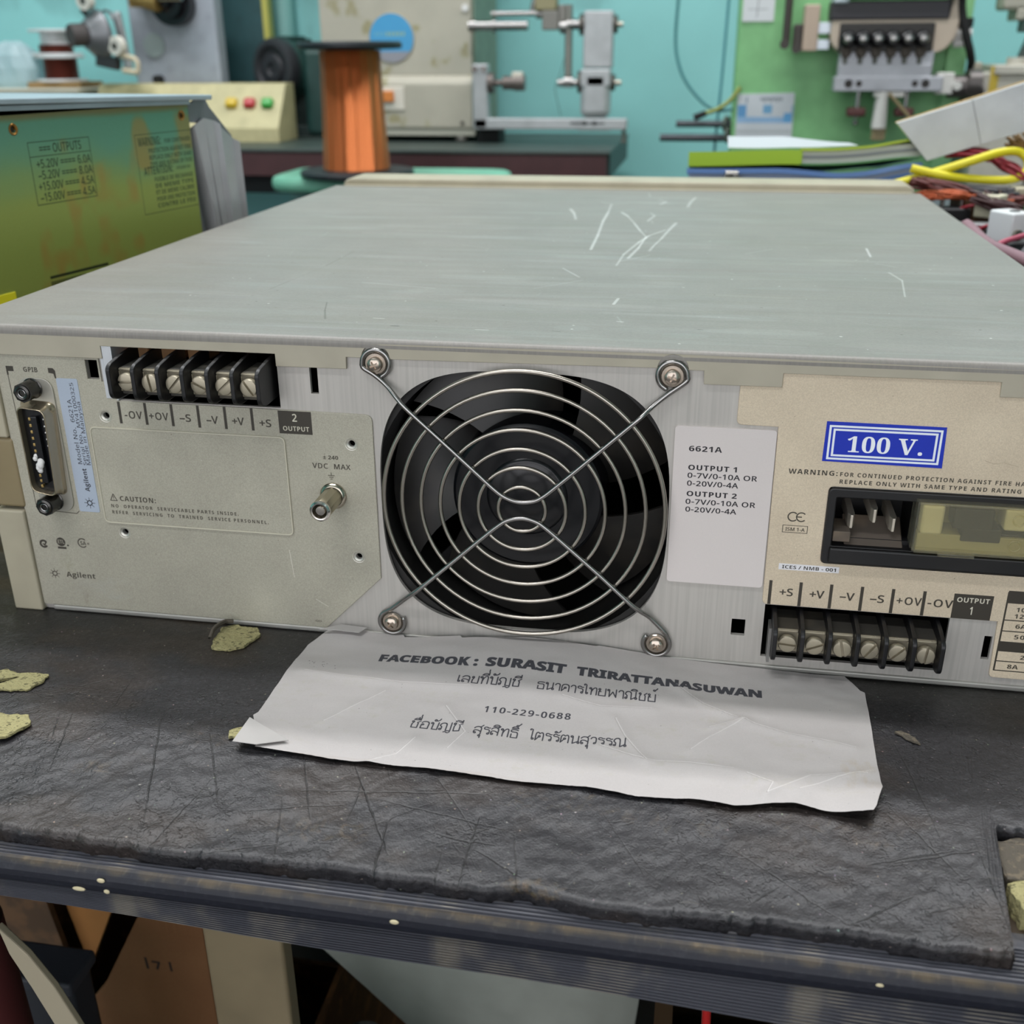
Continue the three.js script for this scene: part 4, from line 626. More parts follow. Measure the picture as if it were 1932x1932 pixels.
// ---------- foam scraps ----------
{
  const foam = std('#b7b18c', 0.9, 0, { map: dataTex(256, 256, (u, v) => { const k = fbm(u * 14, v * 30, 4, 14, 30, 8), d = sstep(0.55, 0.8, k) * 0.45, q = 0.75 + 0.25 * k - d; return [q, q * 0.99, q * 0.9]; }, true), bumpMap: T.rub, bumpScale: 0.0012 });
  const grey2 = std('#6f675b', 0.9, 0, { map: T.dusty, bumpMap: T.rub, bumpScale: 0.001 });
  const scrap = (name, label, pts, y, h, m, hl) => {
    const rough = []; pts.forEach(([x, z], i) => { const [a, b] = pts[(i + 1) % pts.length], n = Math.max(2, Math.round(Math.hypot(a - x, b - z) / 1.4)); for (let k = 0; k < n; k++) rough.push([x + (a - x) * k / n + (k ? rr(-0.45, 0.45) : 0), -(z + (b - z) * k / n + (k ? rr(-0.45, 0.45) : 0))]); });
    const s = polyShape(rough, 0.2); if (hl) s.holes.push(hole(hl.map(([x, z]) => [x, -z]), 1));
    const g = extr(s, 0, h, 0.25, 3).rotateX(-PI / 2).translate(0, y, 0), p = g.attributes.position;
    for (let i = 0; i < p.count; i++) if (p.getY(i) > y + h * 0.5) p.setY(i, p.getY(i) + 0.9 * (fbm(p.getX(i) * 0.5, p.getZ(i) * 0.5, 2) - 0.5));
    g.computeVertexNormals();
    return single(name, label, 'foam scrap', g, m, { tile: 16 });
  };
  scrap('foam_scrap', 'pale yellow foam scrap with a curled left edge, against the power supply base', [[-122, 6], [-119, 3.2], [-108, 3.4], [-104.7, 8], [-107.5, 18], [-112, 21.4], [-119.5, 21.4], [-121.5, 15]], 0.1, 1.3, foam);
  single('foam_curl', 'thin curled skin standing on the left edge of the yellow foam scrap', 'foam scrap', tube([[-122, 2.6, 17], [-122.4, 4.2, 12], [-120.6, 4.4, 6.5], [-118, 3.6, 4]], 0.9, 20, 6), grey2);
  scrap('foam_scrap', 'torn yellow foam patch with a dark hole at the left edge of the mat', [[-198, 56], [-190, 48.5], [-184, 50.5], [-172, 49.2], [-171, 54], [-174, 60.6], [-184, 62], [-198, 65]], 0.2, 1.0, foam, [[-189.5, 57], [-183, 52.6], [-180.5, 53.6], [-187, 59.6]]);
  scrap('foam_scrap', 'yellow foam scrap with brown streaks, nearest the lower left of the photo', [[-190, 74], [-176, 76], [-163.4, 75.2], [-160, 80], [-163, 87], [-170, 91.5], [-190, 92]], 0.1, 1.2, foam);
  scrap('foam_crumb', 'small yellow foam crumb beside the left edge of the paper slip', [[-90, 72], [-86, 69.6], [-83, 71], [-83.5, 74.5], [-88.5, 76]], 0.2, 1.2, foam);
  scrap('foam_crumb', 'ragged brown crumb on the bare mat right of the paper slip', [[134.5, 34.8], [137, 34], [141, 37], [142.2, 40.6], [139, 38.8]], 0.0, 0.9, grey2);
  scrap('foam_strip', 'yellow foam strip stuck to the bench top beside the torn mat corner', [[156, 101], [162, 98.5], [190, 98], [190, 111], [158, 111]], -9.6, 7.5, foam);
  scrap('foam_strip', 'grey brown foam underlay showing under the torn mat edge at right', [[156, 82], [166, 79], [195, 79], [195, 96], [157, 98]], -9.6, 6.5, grey2);
  single('paper_scrap', 'curled white paper scrap at the right edge by the yellow foam', 'paper', extr(polyShape([[170, -88], [190, -86], [190, -97], [172, -96]]), 0, 0.8, 0.2).rotateX(-PI / 2).translate(0, -2.2, 0), std('#cfc9bd', 0.8));
  const chip = std('#cfc3a0', 0.8);
  for (const [x, y, z, w] of [[-104, -10.5, 135.0, 1.3], [-112, -15.0, 134.8, 2.2], [-103, -14.8, 134.7, 1.0], [-14, -11.5, 135.2, 1.4], [118, -11.5, 135.0, 1.4]]) single('paint_fleck', `cream paint fleck stuck to the navy nosing ${x < -110 ? 'at far left, the long one' : x < -103.5 ? 'at left, the round one' : x < -90 ? 'at left, lowest of the small ones' : x < 0 ? 'near the middle' : 'towards the right end'}`, 'paint fleck', new THREE.IcosahedronGeometry(1, 1).scale(w, 0.8, 0.35).translate(x, y, z), chip);
}

// ---------- the instrument at the left: chromate side panel under a grey lid ----------
{
  const t = thing('electronics_unit', 'yellow-green chromated electronics unit under a grey lid, left of the power supply', 'electronics unit', [-250, 0, -300]);
  t.rotation.y = 78 * PI / 180;                              // local x runs along the panel, z out of it
  const cs = sheet(-260, 50, 250, 140, 6, '#7d8a4c', 8);
  const g = cs.g, im = g.getImageData(0, 0, cs.c.width, cs.c.height), d = im.data;
  for (let j = 0, i = 0; j < cs.c.height; j++) for (let k = 0; k < cs.c.width; k++, i += 4) {   // iridescent chromate: blue-green upwards, olive and orange lower down
    const x = k / 6, y = 190 - j / 6, n = fbm(x * 0.02, y * 0.03, 4, 0, 0, 11), n2 = fbm(x * 0.05 + 7, y * 0.035, 3, 0, 0, 17), h = sstep(140, 178, y + 26 * (n - 0.5)), o = sstep(0.5, 0.68, n2) * 0.6, e = sstep(184, 188, y + 3 * n), gr = 8 * (hash(k, j, 1) - 0.5);
    const mix = (a, b, q) => a + (b - a) * q;
    let r = mix(146, 98, h), gg = mix(158, 150, h), b = mix(80, 126, h);
    r = mix(r, 168, o); gg = mix(gg, 128, o); b = mix(b, 62, o); r = mix(r, 128, e * 0.8); gg = mix(gg, 110, e * 0.8); b = mix(b, 66, e * 0.8);
    d[i] = r + gr; d[i + 1] = gg + gr; d[i + 2] = b + gr;
  }
  g.putImageData(im, 0, 0);
  const GI = 'rgba(32,48,30,0.8)';
  cs.frame(-143.5, -100.3, 143, 173.6, 0.4, GI); cs.line([[-143.5, 166.6], [-100.3, 166.6]], 0.4, GI);
  const op = { color: GI, bold: false };
  cs.text('=== OUTPUTS', -136.5, -106.5, 168.0, 4.3, op);
  cs.text('+5.20V ==== 6.0A', -140, -101, 160.8, 4.1, op); cs.text('–5.20V ==== 8.0A', -140, -101, 155.3, 4.1, op); cs.text('+15.00V ==== 4.5A', -141, -101, 149.8, 4.1, op); cs.text('–15.00V ==== 4.5A', -141, -101, 144.3, 4.1, op);
  cs.line([[-12, 172], [-64, 172], [-64, 128], [-12, 128]], 0.3, GI);
  cs.text('WARNING:', -62, -42, 165.6, 4.6, { color: GI }); cs.text('FOR CONTINUED', -39, -15, 166.2, 2.4, { color: GI });
  ['PROTECTION AGAINST FIRE', 'REPLACE ONLY WITH SAME', 'TYPE AND RATING OF FUSE'].forEach((s, i) => cs.text(s, -54, -15, 161.6 - 3.8 * i, 2.5, { color: GI }));
  cs.text('ATTENTION:', -60, -34, 149.4, 4.4, { color: GI }); cs.text('UTILISER UN', -31, -18, 150.4, 1.6, { color: GI });
  ['FUSIBLE DE RECHANGE', 'DE MEME TYPE', 'ET DE MEME CALIBRE', 'POUR UNE PROTECTION', 'CONTRE LE FEU'].forEach((s, i) => cs.text(s, -52, -16, 145.4 - 3.7 * i, 2.5, { color: GI }));
  cs.rect(-144, -100, 105.2, 106.6, 'rgba(24,32,22,0.85)'); cs.rect(-144, -118, 101.2, 103.8, 'rgba(24,32,22,0.45)');
  const panel = polyShape(rectPts(-260, -13.5, 0.2, 187.2), 1); panel.holes.push(circ(-151, 180.6, 1.7), circ(-20.5, 180.4, 1.7));
  part(t, 'side_panel', extr(panel, -1.6, 0, 0.25), cs.mat(0.36, { metalness: 0.35 }), { planar: [0, 1, ...cs.win], label: 'yellow-green chromated side panel with printed output table' });
  for (const x of [-151, -20.5]) part(t, 'screw_hole', [toZ(lathe([[1.6, -3], [1.7, 0.0], [2.5, 0.45], [2.9, 0.2]], 20)).translate(x, 180.5, 0), cz(x, 180.5, -4, -1.7, 1.7)], std('#a8783c', 0.35, 0.8), { label: 'brass coloured threaded hole' });
  const grey = std('#bdbdc2', 0.34, 0.45, { map: T.soft }), greyD = std('#7f8086', 0.38, 0.45, { map: T.soft });
  part(t, 'chassis', [box(-258, -16, 0.2, 186, -190, -1.6)], std('#3c4040', 0.6));
  part(t, 'lid', [place(box(-262, 5, -1.5, 1.5, -190, 5, 0.8), 0, 189.9, 0, 0, 0, -0.024), place(box(-262, -14, -1.3, 1.3, -150, 2.4, 0.3), 0, 187.4, 0, 0, 0, -0.02)], std('#a9b6bf', 0.4, 0.3, { map: T.soft }), { label: 'pale grey sheet metal lid' });
  // folded end cap: section along the panel, swept upright, its top cut back
  const cap = (pts, y0, tops) => { const pos = [], idx = []; pts.forEach(([x, z, l = 0], i) => { const xb = x + l * 2.9; pos.push(xb, y0, z, x, tops[i], z, xb, y0, z - 1.2, x, tops[i], z - 1.2); }); for (let i = 0; i < pts.length - 1; i++) { const a = 4 * i, b = a + 4; idx.push(a, b, a + 1, a + 1, b, b + 1, a + 2, a + 3, b + 2, a + 3, b + 3, b + 2, a + 1, b + 1, a + 3, b + 1, b + 3, a + 3); } const q = new THREE.BufferGeometry(); q.setAttribute('position', new THREE.Float32BufferAttribute(pos, 3)); q.setIndex(idx); const f = q.toNonIndexed(); f.computeVertexNormals(); return f; };
  part(t, 'end_cap', [cap([[-11, -6, 10], [-9.5, 0.5, 10], [-1, 1.5, 8], [8, 2.2, 3], [10.5, 4.6, 3], [12.5, 3.4, 3], [28, 0.6, 1.2], [31.5, 2.8, 1.2], [34.5, -4, 1]], 0.3, [170, 174, 178, 176, 174, 172, 164, 162, 158])], grey, { label: 'folded grey sheet metal end cap' });
  part(t, 'cap_flap', [extr(polyShape([[-12, 176], [-12, 186], [4, 191.5], [9, 184], [29, 166], [30, 160], [10, 174]]), -2.5, -1.2, 0.2), box(-14, 30, 1, 160, -30, -28)], greyD);
  part(t, 'caution_tag', box(-250, -169.2, 92, 103.6, 0.1, 0.8, 0.2), std('#d9cf22', 0.5), { label: 'bright yellow tag low on the panel' });
}

// ---------- far left: winding machine, reels, control box, motor ----------
const maroon = std('#4a2a2c', 0.6, 0, { map: T.soft });
{
  const t = thing('work_table', 'dark maroon work table along the back wall carrying the winding machines', 'table', [0, -780, 0]);
  const Y = 780;
  part(t, 'table_top', box(-2300, -122, Y + 38, Y + 45, -2160, -1700, 2), std('#3c4844', 0.45, 0, { map: T.soft }), { label: 'worn dark green table top' });
  part(t, 'apron', box(-2300, -128, Y - 6, Y + 38, -1725, -1702, 1), maroon, { label: 'thick maroon front edge' });
  part(t, 'apron', box(-146, -124, Y - 6, Y + 38, -2155, -1726, 1), std('#2c3a38', 0.5));
  part(t, 'shadow_rail', box(-2280, -250, Y - 46, Y - 6, -1800, -1765), std('#16191c', 0.7));  // dark strip stands for the shade under the table top
  for (const [x, z] of [[-2250, -1790], [-2250, -2130], [-300, -1790], [-300, -2130]]) part(t, 'leg', box(x - 25, x + 25, 0, Y + 38, z - 25, z + 25, 2), std('#23262a', 0.6));
}
const greyPaint = std('#a2a9b3', 0.5, 0, { map: T.soft }), castGrey = std('#77797c', 0.4, 0.5), ivory = std('#d3cdb8', 0.45, 0, { map: T.soft });
{
  const t = thing('coil_winder', 'grey coil winding machine with tension discs, white pulleys and a black wheel at upper left', 'machine', [0, 45, 0]);
  const y = -45;
  part(t, 'column', [box(-1182, -984, 0, 420, -2006, -1962, 8)], greyPaint);
  part(t, 'base', box(-1262, -984, 0, 40, -2110, -1963, 4), greyPaint);
  part(t, 'black_wheel', [cz(-1066, 312 + y, -1958, -1930, 44), cz(-1066, 312 + y, -1930, -1915, 30), cz(-1066, 312 + y, -1930, -1900, 10)], M.blackGloss, { label: 'black wheel at the top' });
  part(t, 'brass_block', [box(-1146, -1088, 304 + y, 330 + y, -1955, -1905, 3), place(new THREE.CylinderGeometry(16, 22, 60, 6), -1104, 318 + y, -1898, 0, 0, 1.4)], std('#a98a52', 0.4, 0.5), { label: 'brass coloured nut block' });
  part(t, 'chrome_shaft', cx(-1072, -1020, 322 + y, -1890, 9), M.chrome);
  part(t, 'lever', [place(box(-9, 9, -64, 46, -6, 6, 4), -1166, 250 + y, -1895, 0, 0, 0.1), cz(-1172, 286 + y, -1900, -1884, 8)], std('#b6b8ba', 0.35, 0.5));
  const ax = (g, x, yy, z, ry = -0.6) => g.rotateX(PI / 2).rotateY(ry).rotateX(0.06).translate(x, yy + y, z);
  part(t, 'tension_disc', [ax(lathe([[0.1, -14], [34, -14], [48, -6], [50, 0], [46, 8], [34, 20], [26, 30], [0.1, 30]], 40), -1214, 252, -1890), ax(lathe([[44, -24], [48, -22], [48, -18], [44, -16]], 40), -1210, 252, -1890)], castGrey, { label: 'stacked grey tension discs' });
  part(t, 'felt_knob', ax(lathe([[0.1, 60], [20, 60], [22, 56], [22, 30], [0.1, 30]], 28), -1216, 254, -1890), std('#4a4443', 0.7));
  for (const [x, yy] of [[-1164, 231], [-1220, 316]]) part(t, 'white_pulley', ax(lathe([[7, -8], [18, -8], [18.5, -3], [15, 0], [18.5, 3], [18, 8], [7, 8], [7, -8]], 32), x, yy, -1868, -0.25), std('#d9d6cb', 0.4), { label: 'white plastic pulley' });
  for (const [x, yy] of [[-1164, 231], [-1220, 316]]) part(t, 'pulley_core', ax(cy(0, -9, 9, 0, 7), x, yy, -1868, -0.25), std('#3c3f3a', 0.6));
  part(t, 'pivot_arm', [cylBetween(V(-1240, 300 + y, -1885), V(-1205, 262 + y, -1885), 6), place(box(-24, 24, -12, 12, -10, 10, 2), -1198, 200 + y, -1885, 0, 0, -0.2)], std('#3f4142', 0.5, 0.4));
  part(t, 'hook_bracket', tube([[-1166, 214 + y, -1875], [-1134, 206 + y, -1875], [-1127, 198 + y, -1875], [-1131, 180 + y, -1875], [-1162, 184 + y, -1875]], 5.5, 40, 8, false, 0.2), std('#c8bda3', 0.5), { label: 'beige bent hook bracket' });
  part(t, 'round_marking', [cz(-1128, 232 + y, -1960, -1957, 24)], std('#94a2a2', 0.5));
  part(t, 'terminal_knob', cz(-1124, 164 + y, -1960, -1940, 9), M.black);
}
{
  const shelf = thing('storage_box', 'cream storage box behind the grey lid, under the wire reels', 'box', [-1420, 45, -1980]);
  part(shelf, 'box_body', box(-220, 150, 0, 98, -120, 110, 4), std('#c9c3ad', 0.6, 0, { map: T.soft }));
  part(shelf, 'box_lid', box(-222, 152, 98, 103, -122, 112, 2), std('#d2cdbb', 0.6));
  single('wooden_block', 'flat brown wooden block under the lower wire reel', 'block', box(-1414, -1288, 148.2, 160.5, -2010, -1915, 2), std('#9a7d52', 0.7, 0, { map: T.soft }));
  const reel = (y0, wound, label, dx) => {
    const t = thing('wire_reel', label, 'wire reel', [-1358 + dx, y0, -1962], 'white flanged wire reels stacked at the left');
    part(t, 'flange', lathe([[0.1, 0], [52, 0], [53, 2], [52, 5], [0.1, 5]], 40), M.whitePlastic); part(t, 'flange', lathe([[0.1, 47], [52, 47], [53, 50], [52, 52], [0.1, 52]], 40), M.whitePlastic);
    part(t, 'barrel', cy(0, 4, 48, 0, 30), M.whitePlastic);
    const w = []; for (let i = 0; i <= wound * 2; i++) w.push([35 + (i % 2) * 0.9, 5 + i * 42 / 40]); w.unshift([30, 5]); w.push([30, 5 + wound * 2 * 42 / 40]);
    part(t, 'winding', lathe(w, 40), std('#6b3428', 0.35, 0.6), { label: 'dark red enamelled copper winding' });
    return t;
  };
  reel(160.7, 20, 'lower white reel, full of dark red copper wire', 2); reel(213, 8, 'upper white reel, only part filled with red wire at its bottom', -2);
  const bagPts = [[0.1, 0], [40, 0], [50, 12], [54, 40], [48, 66], [34, 84], [18, 94], [0.1, 97]];
  const bg = lathe(bagPts, 36), p = bg.attributes.position; for (let i = 0; i < p.count; i++) { const k = 1 + 0.28 * (fbm(p.getX(i) * 0.05 + 9, p.getY(i) * 0.05 + p.getZ(i) * 0.05, 3) - 0.5); p.setXYZ(i, p.getX(i) * k * 1.2, p.getY(i) * (1 + (k - 1) * 0.4), p.getZ(i) * k * 0.8); }
  bg.computeVertexNormals();
  single('plastic_bag', 'clouded pale blue plastic bag at the far left by the reels', 'bag', bg.translate(-1465, 148.2, -1960), new THREE.MeshPhysicalMaterial({ color: '#cfe3e8', roughness: 0.45, transmission: 0.5, thickness: 0, side: THREE.DoubleSide }), { smooth: true });
}
{
  const t = thing('control_box', 'cream sloping control box with yellow, red and green push buttons', 'control box', [0, 45, -1850]);
  const prof = polyShape([[0, 0], [0, 27, 2], [-62, 112, 3], [-108, 112], [-108, 0]]);   // z, y
  part(t, 'housing', extr(prof, 0, 420, 1).rotateY(-PI / 2).translate(-821, 0, 0), std('#c6bd90', 0.5, 0, { map: T.soft }));
  const n = Math.atan2(62, 85);
  for (const [x, c, l] of [[-931, '#c9a91c', 'yellow push button'], [-891, '#b0282e', 'red push button'], [-852, '#2f9a3c', 'green push button']]) {
    part(t, 'push_button', place(new RoundedBoxGeometry(25, 21, 18, 3, 6), x, 74, -31, -n, 0, 0), std(c, 0.35), { label: l });
    part(t, 'button_ring', place(box(-15, 15, -13, 13, -3, 3, 2), x, 72, -36, -n, 0, 0), std('#b5ae84', 0.5));
  }
  const m = thing('electric_motor', 'dark green electric motor with a black end bell behind the control box', 'motor', [-884, 45, -2065]);
  const ax = (g) => g.rotateX(PI / 2).rotateY(-0.42).translate(0, 138, 42);
  part(m, 'end_bell', ax(lathe([[60, -14], [63, -12], [63, 2], [59, 11], [50, 14], [44, 12], [40, 7], [30, 6], [26, 12], [14, 13], [10, 9], [0.1, 9]], 44)), std('#26272c', 0.55), { label: 'black end bell' });
  part(m, 'motor_body', ax(lathe([[0.1, -14], [60, -14], [62, -20], [62, -90], [58, -100], [0.1, -104]], 44)), std('#27433f', 0.45));
  const fins = []; for (let i = 0; i < 22; i++) { const a = i / 22 * 2 * PI; fins.push(ax(place(box(60, 66, -88, -24, -1.6, 1.6), 0, 0, 0, 0, a, 0))); }
  part(m, 'cooling_fins', fins, std('#27433f', 0.45), { kind: 'stuff' });
  part(m, 'motor_foot', [box(-40, 130, 0, 22, -80, 40, 2), box(10, 120, 20, 90, -60, 20, 2)], std('#22302e', 0.6));
  part(m, 'gear_case', box(62, 138, 0, 178, -80, 50, 14), std('#234742', 0.45, 0, { map: T.soft }));
  const b = thing('backing_board', 'tall dark teal board with a yellow edge against the wall', 'board', [0, 45, 0]);
  part(b, 'board', box(-1060, -941, 0, 520, -2150, -2120, 2), std('#2d5155', 0.6, 0, { map: T.soft })); part(b, 'edge_strip', box(-940, -926, 0, 520, -2140, -2112, 1), std('#b9b45a', 0.5), { label: 'yellow edge strip' });
  single('wall_pipe', 'pale turquoise pipe running up the wall beside the dark teal board', 'pipe', cy(-926, -780, 2190, -2205, 24), std('#93c8c4', 0.5));
}

// ---------- copper wire spool on the green stool ----------
{
  const t = thing('stool', 'pale green round-edged stool seat carrying the large copper spool', 'stool', [-470, -780, -1420]);
  const seat = extr(polyShape([[-190, -62], [200, -62], [200, 130], [-190, 130]], 58), 0, 24, 9, 12).rotateX(-PI / 2).translate(0, 784, 0);
  part(t, 'seat', seat, std('#7fc4a8', 0.45, 0, { map: T.soft })); part(t, 'seat_frame', box(-60, 160, 752, 784, -80, 40, 3), std('#1e2426', 0.6));
  for (const [x, z] of [[60, -60], [150, -60], [60, 30], [150, 30]]) part(t, 'leg', cy(x, 0, 756, z, 12), std('#1e2426', 0.5));
  const s = thing('copper_spool', 'large black-flanged spool wound with bright copper wire, standing on the green stool', 'wire spool', [-512, 28.2, -1405]);
  const fl = std('#1c2126', 0.5, 0, { map: T.soft });
  part(s, 'bottom_flange', lathe([[0.1, 0], [90, 0], [93, 3], [93, 8], [90, 10], [54, 11], [0.1, 11]], 64), fl);
  part(s, 'top_flange', lathe([[0.1, 190], [44, 190.5], [80, 192], [82.5, 195], [82, 200], [79, 202.5], [0.1, 203]], 64), fl);
  part(s, 'core', cy(0, 8, 192, 0, 40), fl);
  const w = []; const N = 78; for (let i = 0; i <= N * 2; i++) { const q = i / (N * 2), y = 11 + 179 * q; w.push([53.5 - 6.5 * q - 0.8 * Math.sin(q * PI) + (i % 2 ? 0.75 : 0), y]); }
  w.unshift([40, 11]); w.push([40, 190]);
  const wind = lathe(w, 144); { const p = wind.attributes.position; for (let i = 0; i < p.count; i++) { const x = p.getX(i), z = p.getZ(i), a = Math.atan2(z, x), r = Math.hypot(x, z); if (r > 42) { const k = 1 + (1.0 * Math.sin(9 * a + 0.6) + 0.7 * Math.sin(16 * a + 2 + p.getY(i) * 0.012) + 0.4 * Math.sin(29 * a)) / 62; p.setX(i, x * k); p.setZ(i, z * k); } } wind.computeVertexNormals(); }
  part(s, 'winding', wind, new THREE.MeshPhysicalMaterial({ color: '#c4713f', roughness: 0.42, metalness: 0.7 }), { label: 'copper wire wound in fine layers' });
}

// ---------- cream winding machine with the grey arm ----------
{
  const t = thing('winding_machine', 'cream winding machine with a blue round badge, orange switch and grey arm', 'machine', [0, 45, -1900]);
  const cream = std('#bdb7a7', 0.5, 0, { map: dataTex(256, 256, (u, v) => { const k = fbm(u * 5, v * 5, 4, 5, 5, 2), s = sstep(0.66, 0.78, fbm(u * 9, v * 7, 3, 9, 7, 40)) * 0.25, q = 0.88 + 0.12 * k; return [q - s * 0.5, q - s * 0.55, q - s]; }, true) }), y = -45;
  part(t, 'upper_housing', extr(polyShape([[0, 0], [0, 238], [-2, 480], [-235, 480], [-235, 0]], 5), 0, 312, 2).rotateY(-PI / 2).translate(-421, 124, 0), cream, { tile: 300 });
  part(t, 'lower_housing', extr(polyShape([[14, 24, 8], [14, 112, 5], [0, 128, 8], [-60, 128], [-60, 24]]), 0, 316, 2).rotateY(-PI / 2).translate(-419, 0, 0), cream, { tile: 300, label: 'lower housing with a sloped ledge' });
  part(t, 'side_cover', box(-420, -415, 14, 590, -236, -6, 1), std('#7d8f7c', 0.5, 0, { map: T.soft }), { label: 'grey-green side cover' });
  part(t, 'base_plate', box(-728, -415, 12, 26, -230, 10, 2), std('#b2b0a2', 0.5));
  for (const [x, z] of [[-445, 2], [-620, 2], [-700, 2], [-445, -210], [-700, -210]]) part(t, 'foot', lathe([[0.1, 0], [12, 0], [13, 6], [9, 12.2], [0.1, 12.2]], 20).translate(x, 0, z), std('#55534e', 0.5, 0.4));
  part(t, 'motor_block', box(-410, -366, 0, 26, -60, 10, 2), M.black);
  const bs = sheet(-632, 146, 96, 96, 5, '#3f97c8', 3); bs.rect(-640, -530, 146, 171, '#8c8d96'); for (let i = 0; i < 8; i++) bs.rect(-619 + i * 8.2, -614 + i * 8.2, 200, 207, i < 3 ? 'rgba(130,170,170,0.5)' : 'rgba(168,178,120,0.75)');
  part(t, 'badge', cz(-584, 241 + y, -1, 2.6, 45.5, 45.5, 48), bs.mat(0.4), { planar: [0, 1, ...bs.win], label: 'round blue badge with a grey lower segment and faded lettering' });
  part(t, 'badge_rim', toZ(lathe([[44.5, 0], [47.2, 0.2], [47.2, 1.5], [45.5, 2.8]], 48)).translate(-584, 241 + y, 0), std('#a59a78', 0.5));
  part(t, 'switch_plate', box(-622, -559, 106 + y, 151 + y, 12, 17, 2), std('#d6cfc2', 0.45)); part(t, 'switch_button', box(-606, -580, 122 + y, 143 + y, 16, 24, 2.5), std('#d07a30', 0.4), { label: 'orange rocker switch' });
  part(t, 'cover_screw', cz(-432, 294 + y, -2, 5, 6.5), M.white);
  part(t, 'cover_screw', cz(-440, 60 + y + 22, 13, 15.5, 4), std('#4a4842', 0.6));
  const alu = std('#b7b9bb', 0.42, 0.3, { map: T.soft }), aluD = std('#77756f', 0.4, 0.5);
  const A = 15, B = 45;                                      // arm plane
  part(t, 'arm_post', box(-412, -381, 72 + y, 193 + y, A, B, 4), alu, { label: 'upright leg of the grey arm' });
  part(t, 'arm_bar', [box(-412, -105, 72 + y, 93 + y, A, B, 3), box(-200, -138, 70 + y, 73 + y, A + 3, B - 3, 1)], alu, { label: 'horizontal bar of the grey arm' });
  part(t, 'bar_slot', [box(-216, -148, 83 + y, 86 + y, B - 0.5, B + 0.4, 0.4), box(-192, -184, 81 + y, 88 + y, B - 0.5, B + 0.6, 1), box(-172, -164, 81 + y, 88 + y, B - 0.5, B + 0.6, 1)], M.black);
  part(t, 'tailstock', [box(-194, -137, 184 + y, 285 + y, A - 5, B - 3, 4)], alu, { label: 'upper block of the tailstock' });
  part(t, 'tailstock', [box(-198, -139, 94 + y, 182 + y, A - 5, B + 1, 14), box(-198, -139, 150 + y, 183 + y, A - 5, B + 1, 4)], alu, { label: 'lower rounded block of the tailstock' });
  part(t, 'spindle', [cx(-408, -303, 261 + y, A + 10, 9), cx(-372, -366, 261 + y, A + 10, 13), cx(-420, -405, 261 + y, A + 10, 11)], M.chrome, { label: 'chrome spindle' });
  part(t, 'guide_rod', [cx(-376, -287, 282 + y, A + 4, 5), cx(-288, -274, 281 + y, A + 4, 9), cylBetween(V(-300, 280 + y, A), V(-284, 330 + y, A), 5)], M.chrome);
  part(t, 'clamp_block', [box(-274, -242, 252 + y, 286 + y, A - 8, A + 26, 2), box(-244, -228, 262 + y, 296 + y, A - 4, A + 20, 2)], aluD); part(t, 'brass_cap', box(-288, -246, 286 + y, 312 + y, A - 8, A + 26, 3), std('#8f8868', 0.5, 0.3));
  part(t, 'vertical_rod', [cy(-224, 150 + y, 296 + y, A + 10, 7.5)], std('#8e8c86', 0.35, 0.6));
  part(t, 'rod_collar', [cx(-234, -194, 262 + y, A + 10, 10), cx(-240, -226, 258 + y, A + 10, 13), cx(-232, -214, 160 + y, A + 10, 11), cx(-244, -198, 158 + y, A + 10, 7.5)], M.chrome);
  const hubMat = std('#4f4b45', 0.45, 0.5); for (const [a, b, q, r] of [[-202, -192, 261, 19], [-140, -130, 261, 16], [-204, -196, 159, 20], [-142, -132, 158, 15]]) part(t, 'hub_nut', cx(a, b, q + y, 25, r), hubMat);
  part(t, 'stud', [cx(-131, -120, 261 + y, 25, 5.5), cx(-133, -120, 158 + y, 25, 5.5)], std('#b9b3a5', 0.3, 0.8));
  part(t, 'chuck', [cx(-382, -370, 158 + y, 30, 19), cx(-371, -351, 158 + y, 30, 6), cx(-352, -310, 158 + y, 30, 13), cx(-330, -309, 158 + y, 30, 15)], std('#6b625e', 0.42, 0.5)); part(t, 'chuck_pad', box(-334, -312, 162 + y, 178 + y, 20, 40, 3), std('#cfc8bb', 0.6));
  part(t, 'post_clip', [cz(-406, 184 + y, B, B + 3, 5.5), cz(-388, 184 + y, B, B + 3, 5.5)], M.chrome);
  part(t, 'stop_screw', [cy(-111, 50 + y, 74 + y, 30, 4), cy(-111, 48 + y, 52 + y, 30, 7)], aluD);
  part(t, 'loose_wire', tube([[-222, 240 + y, 20], [-240, 180 + y, 6], [-252, 150 + y, 4], [-246, 120 + y, 8], [-238, 96 + y, 20]], 0.6, 40, 5), M.black);
}

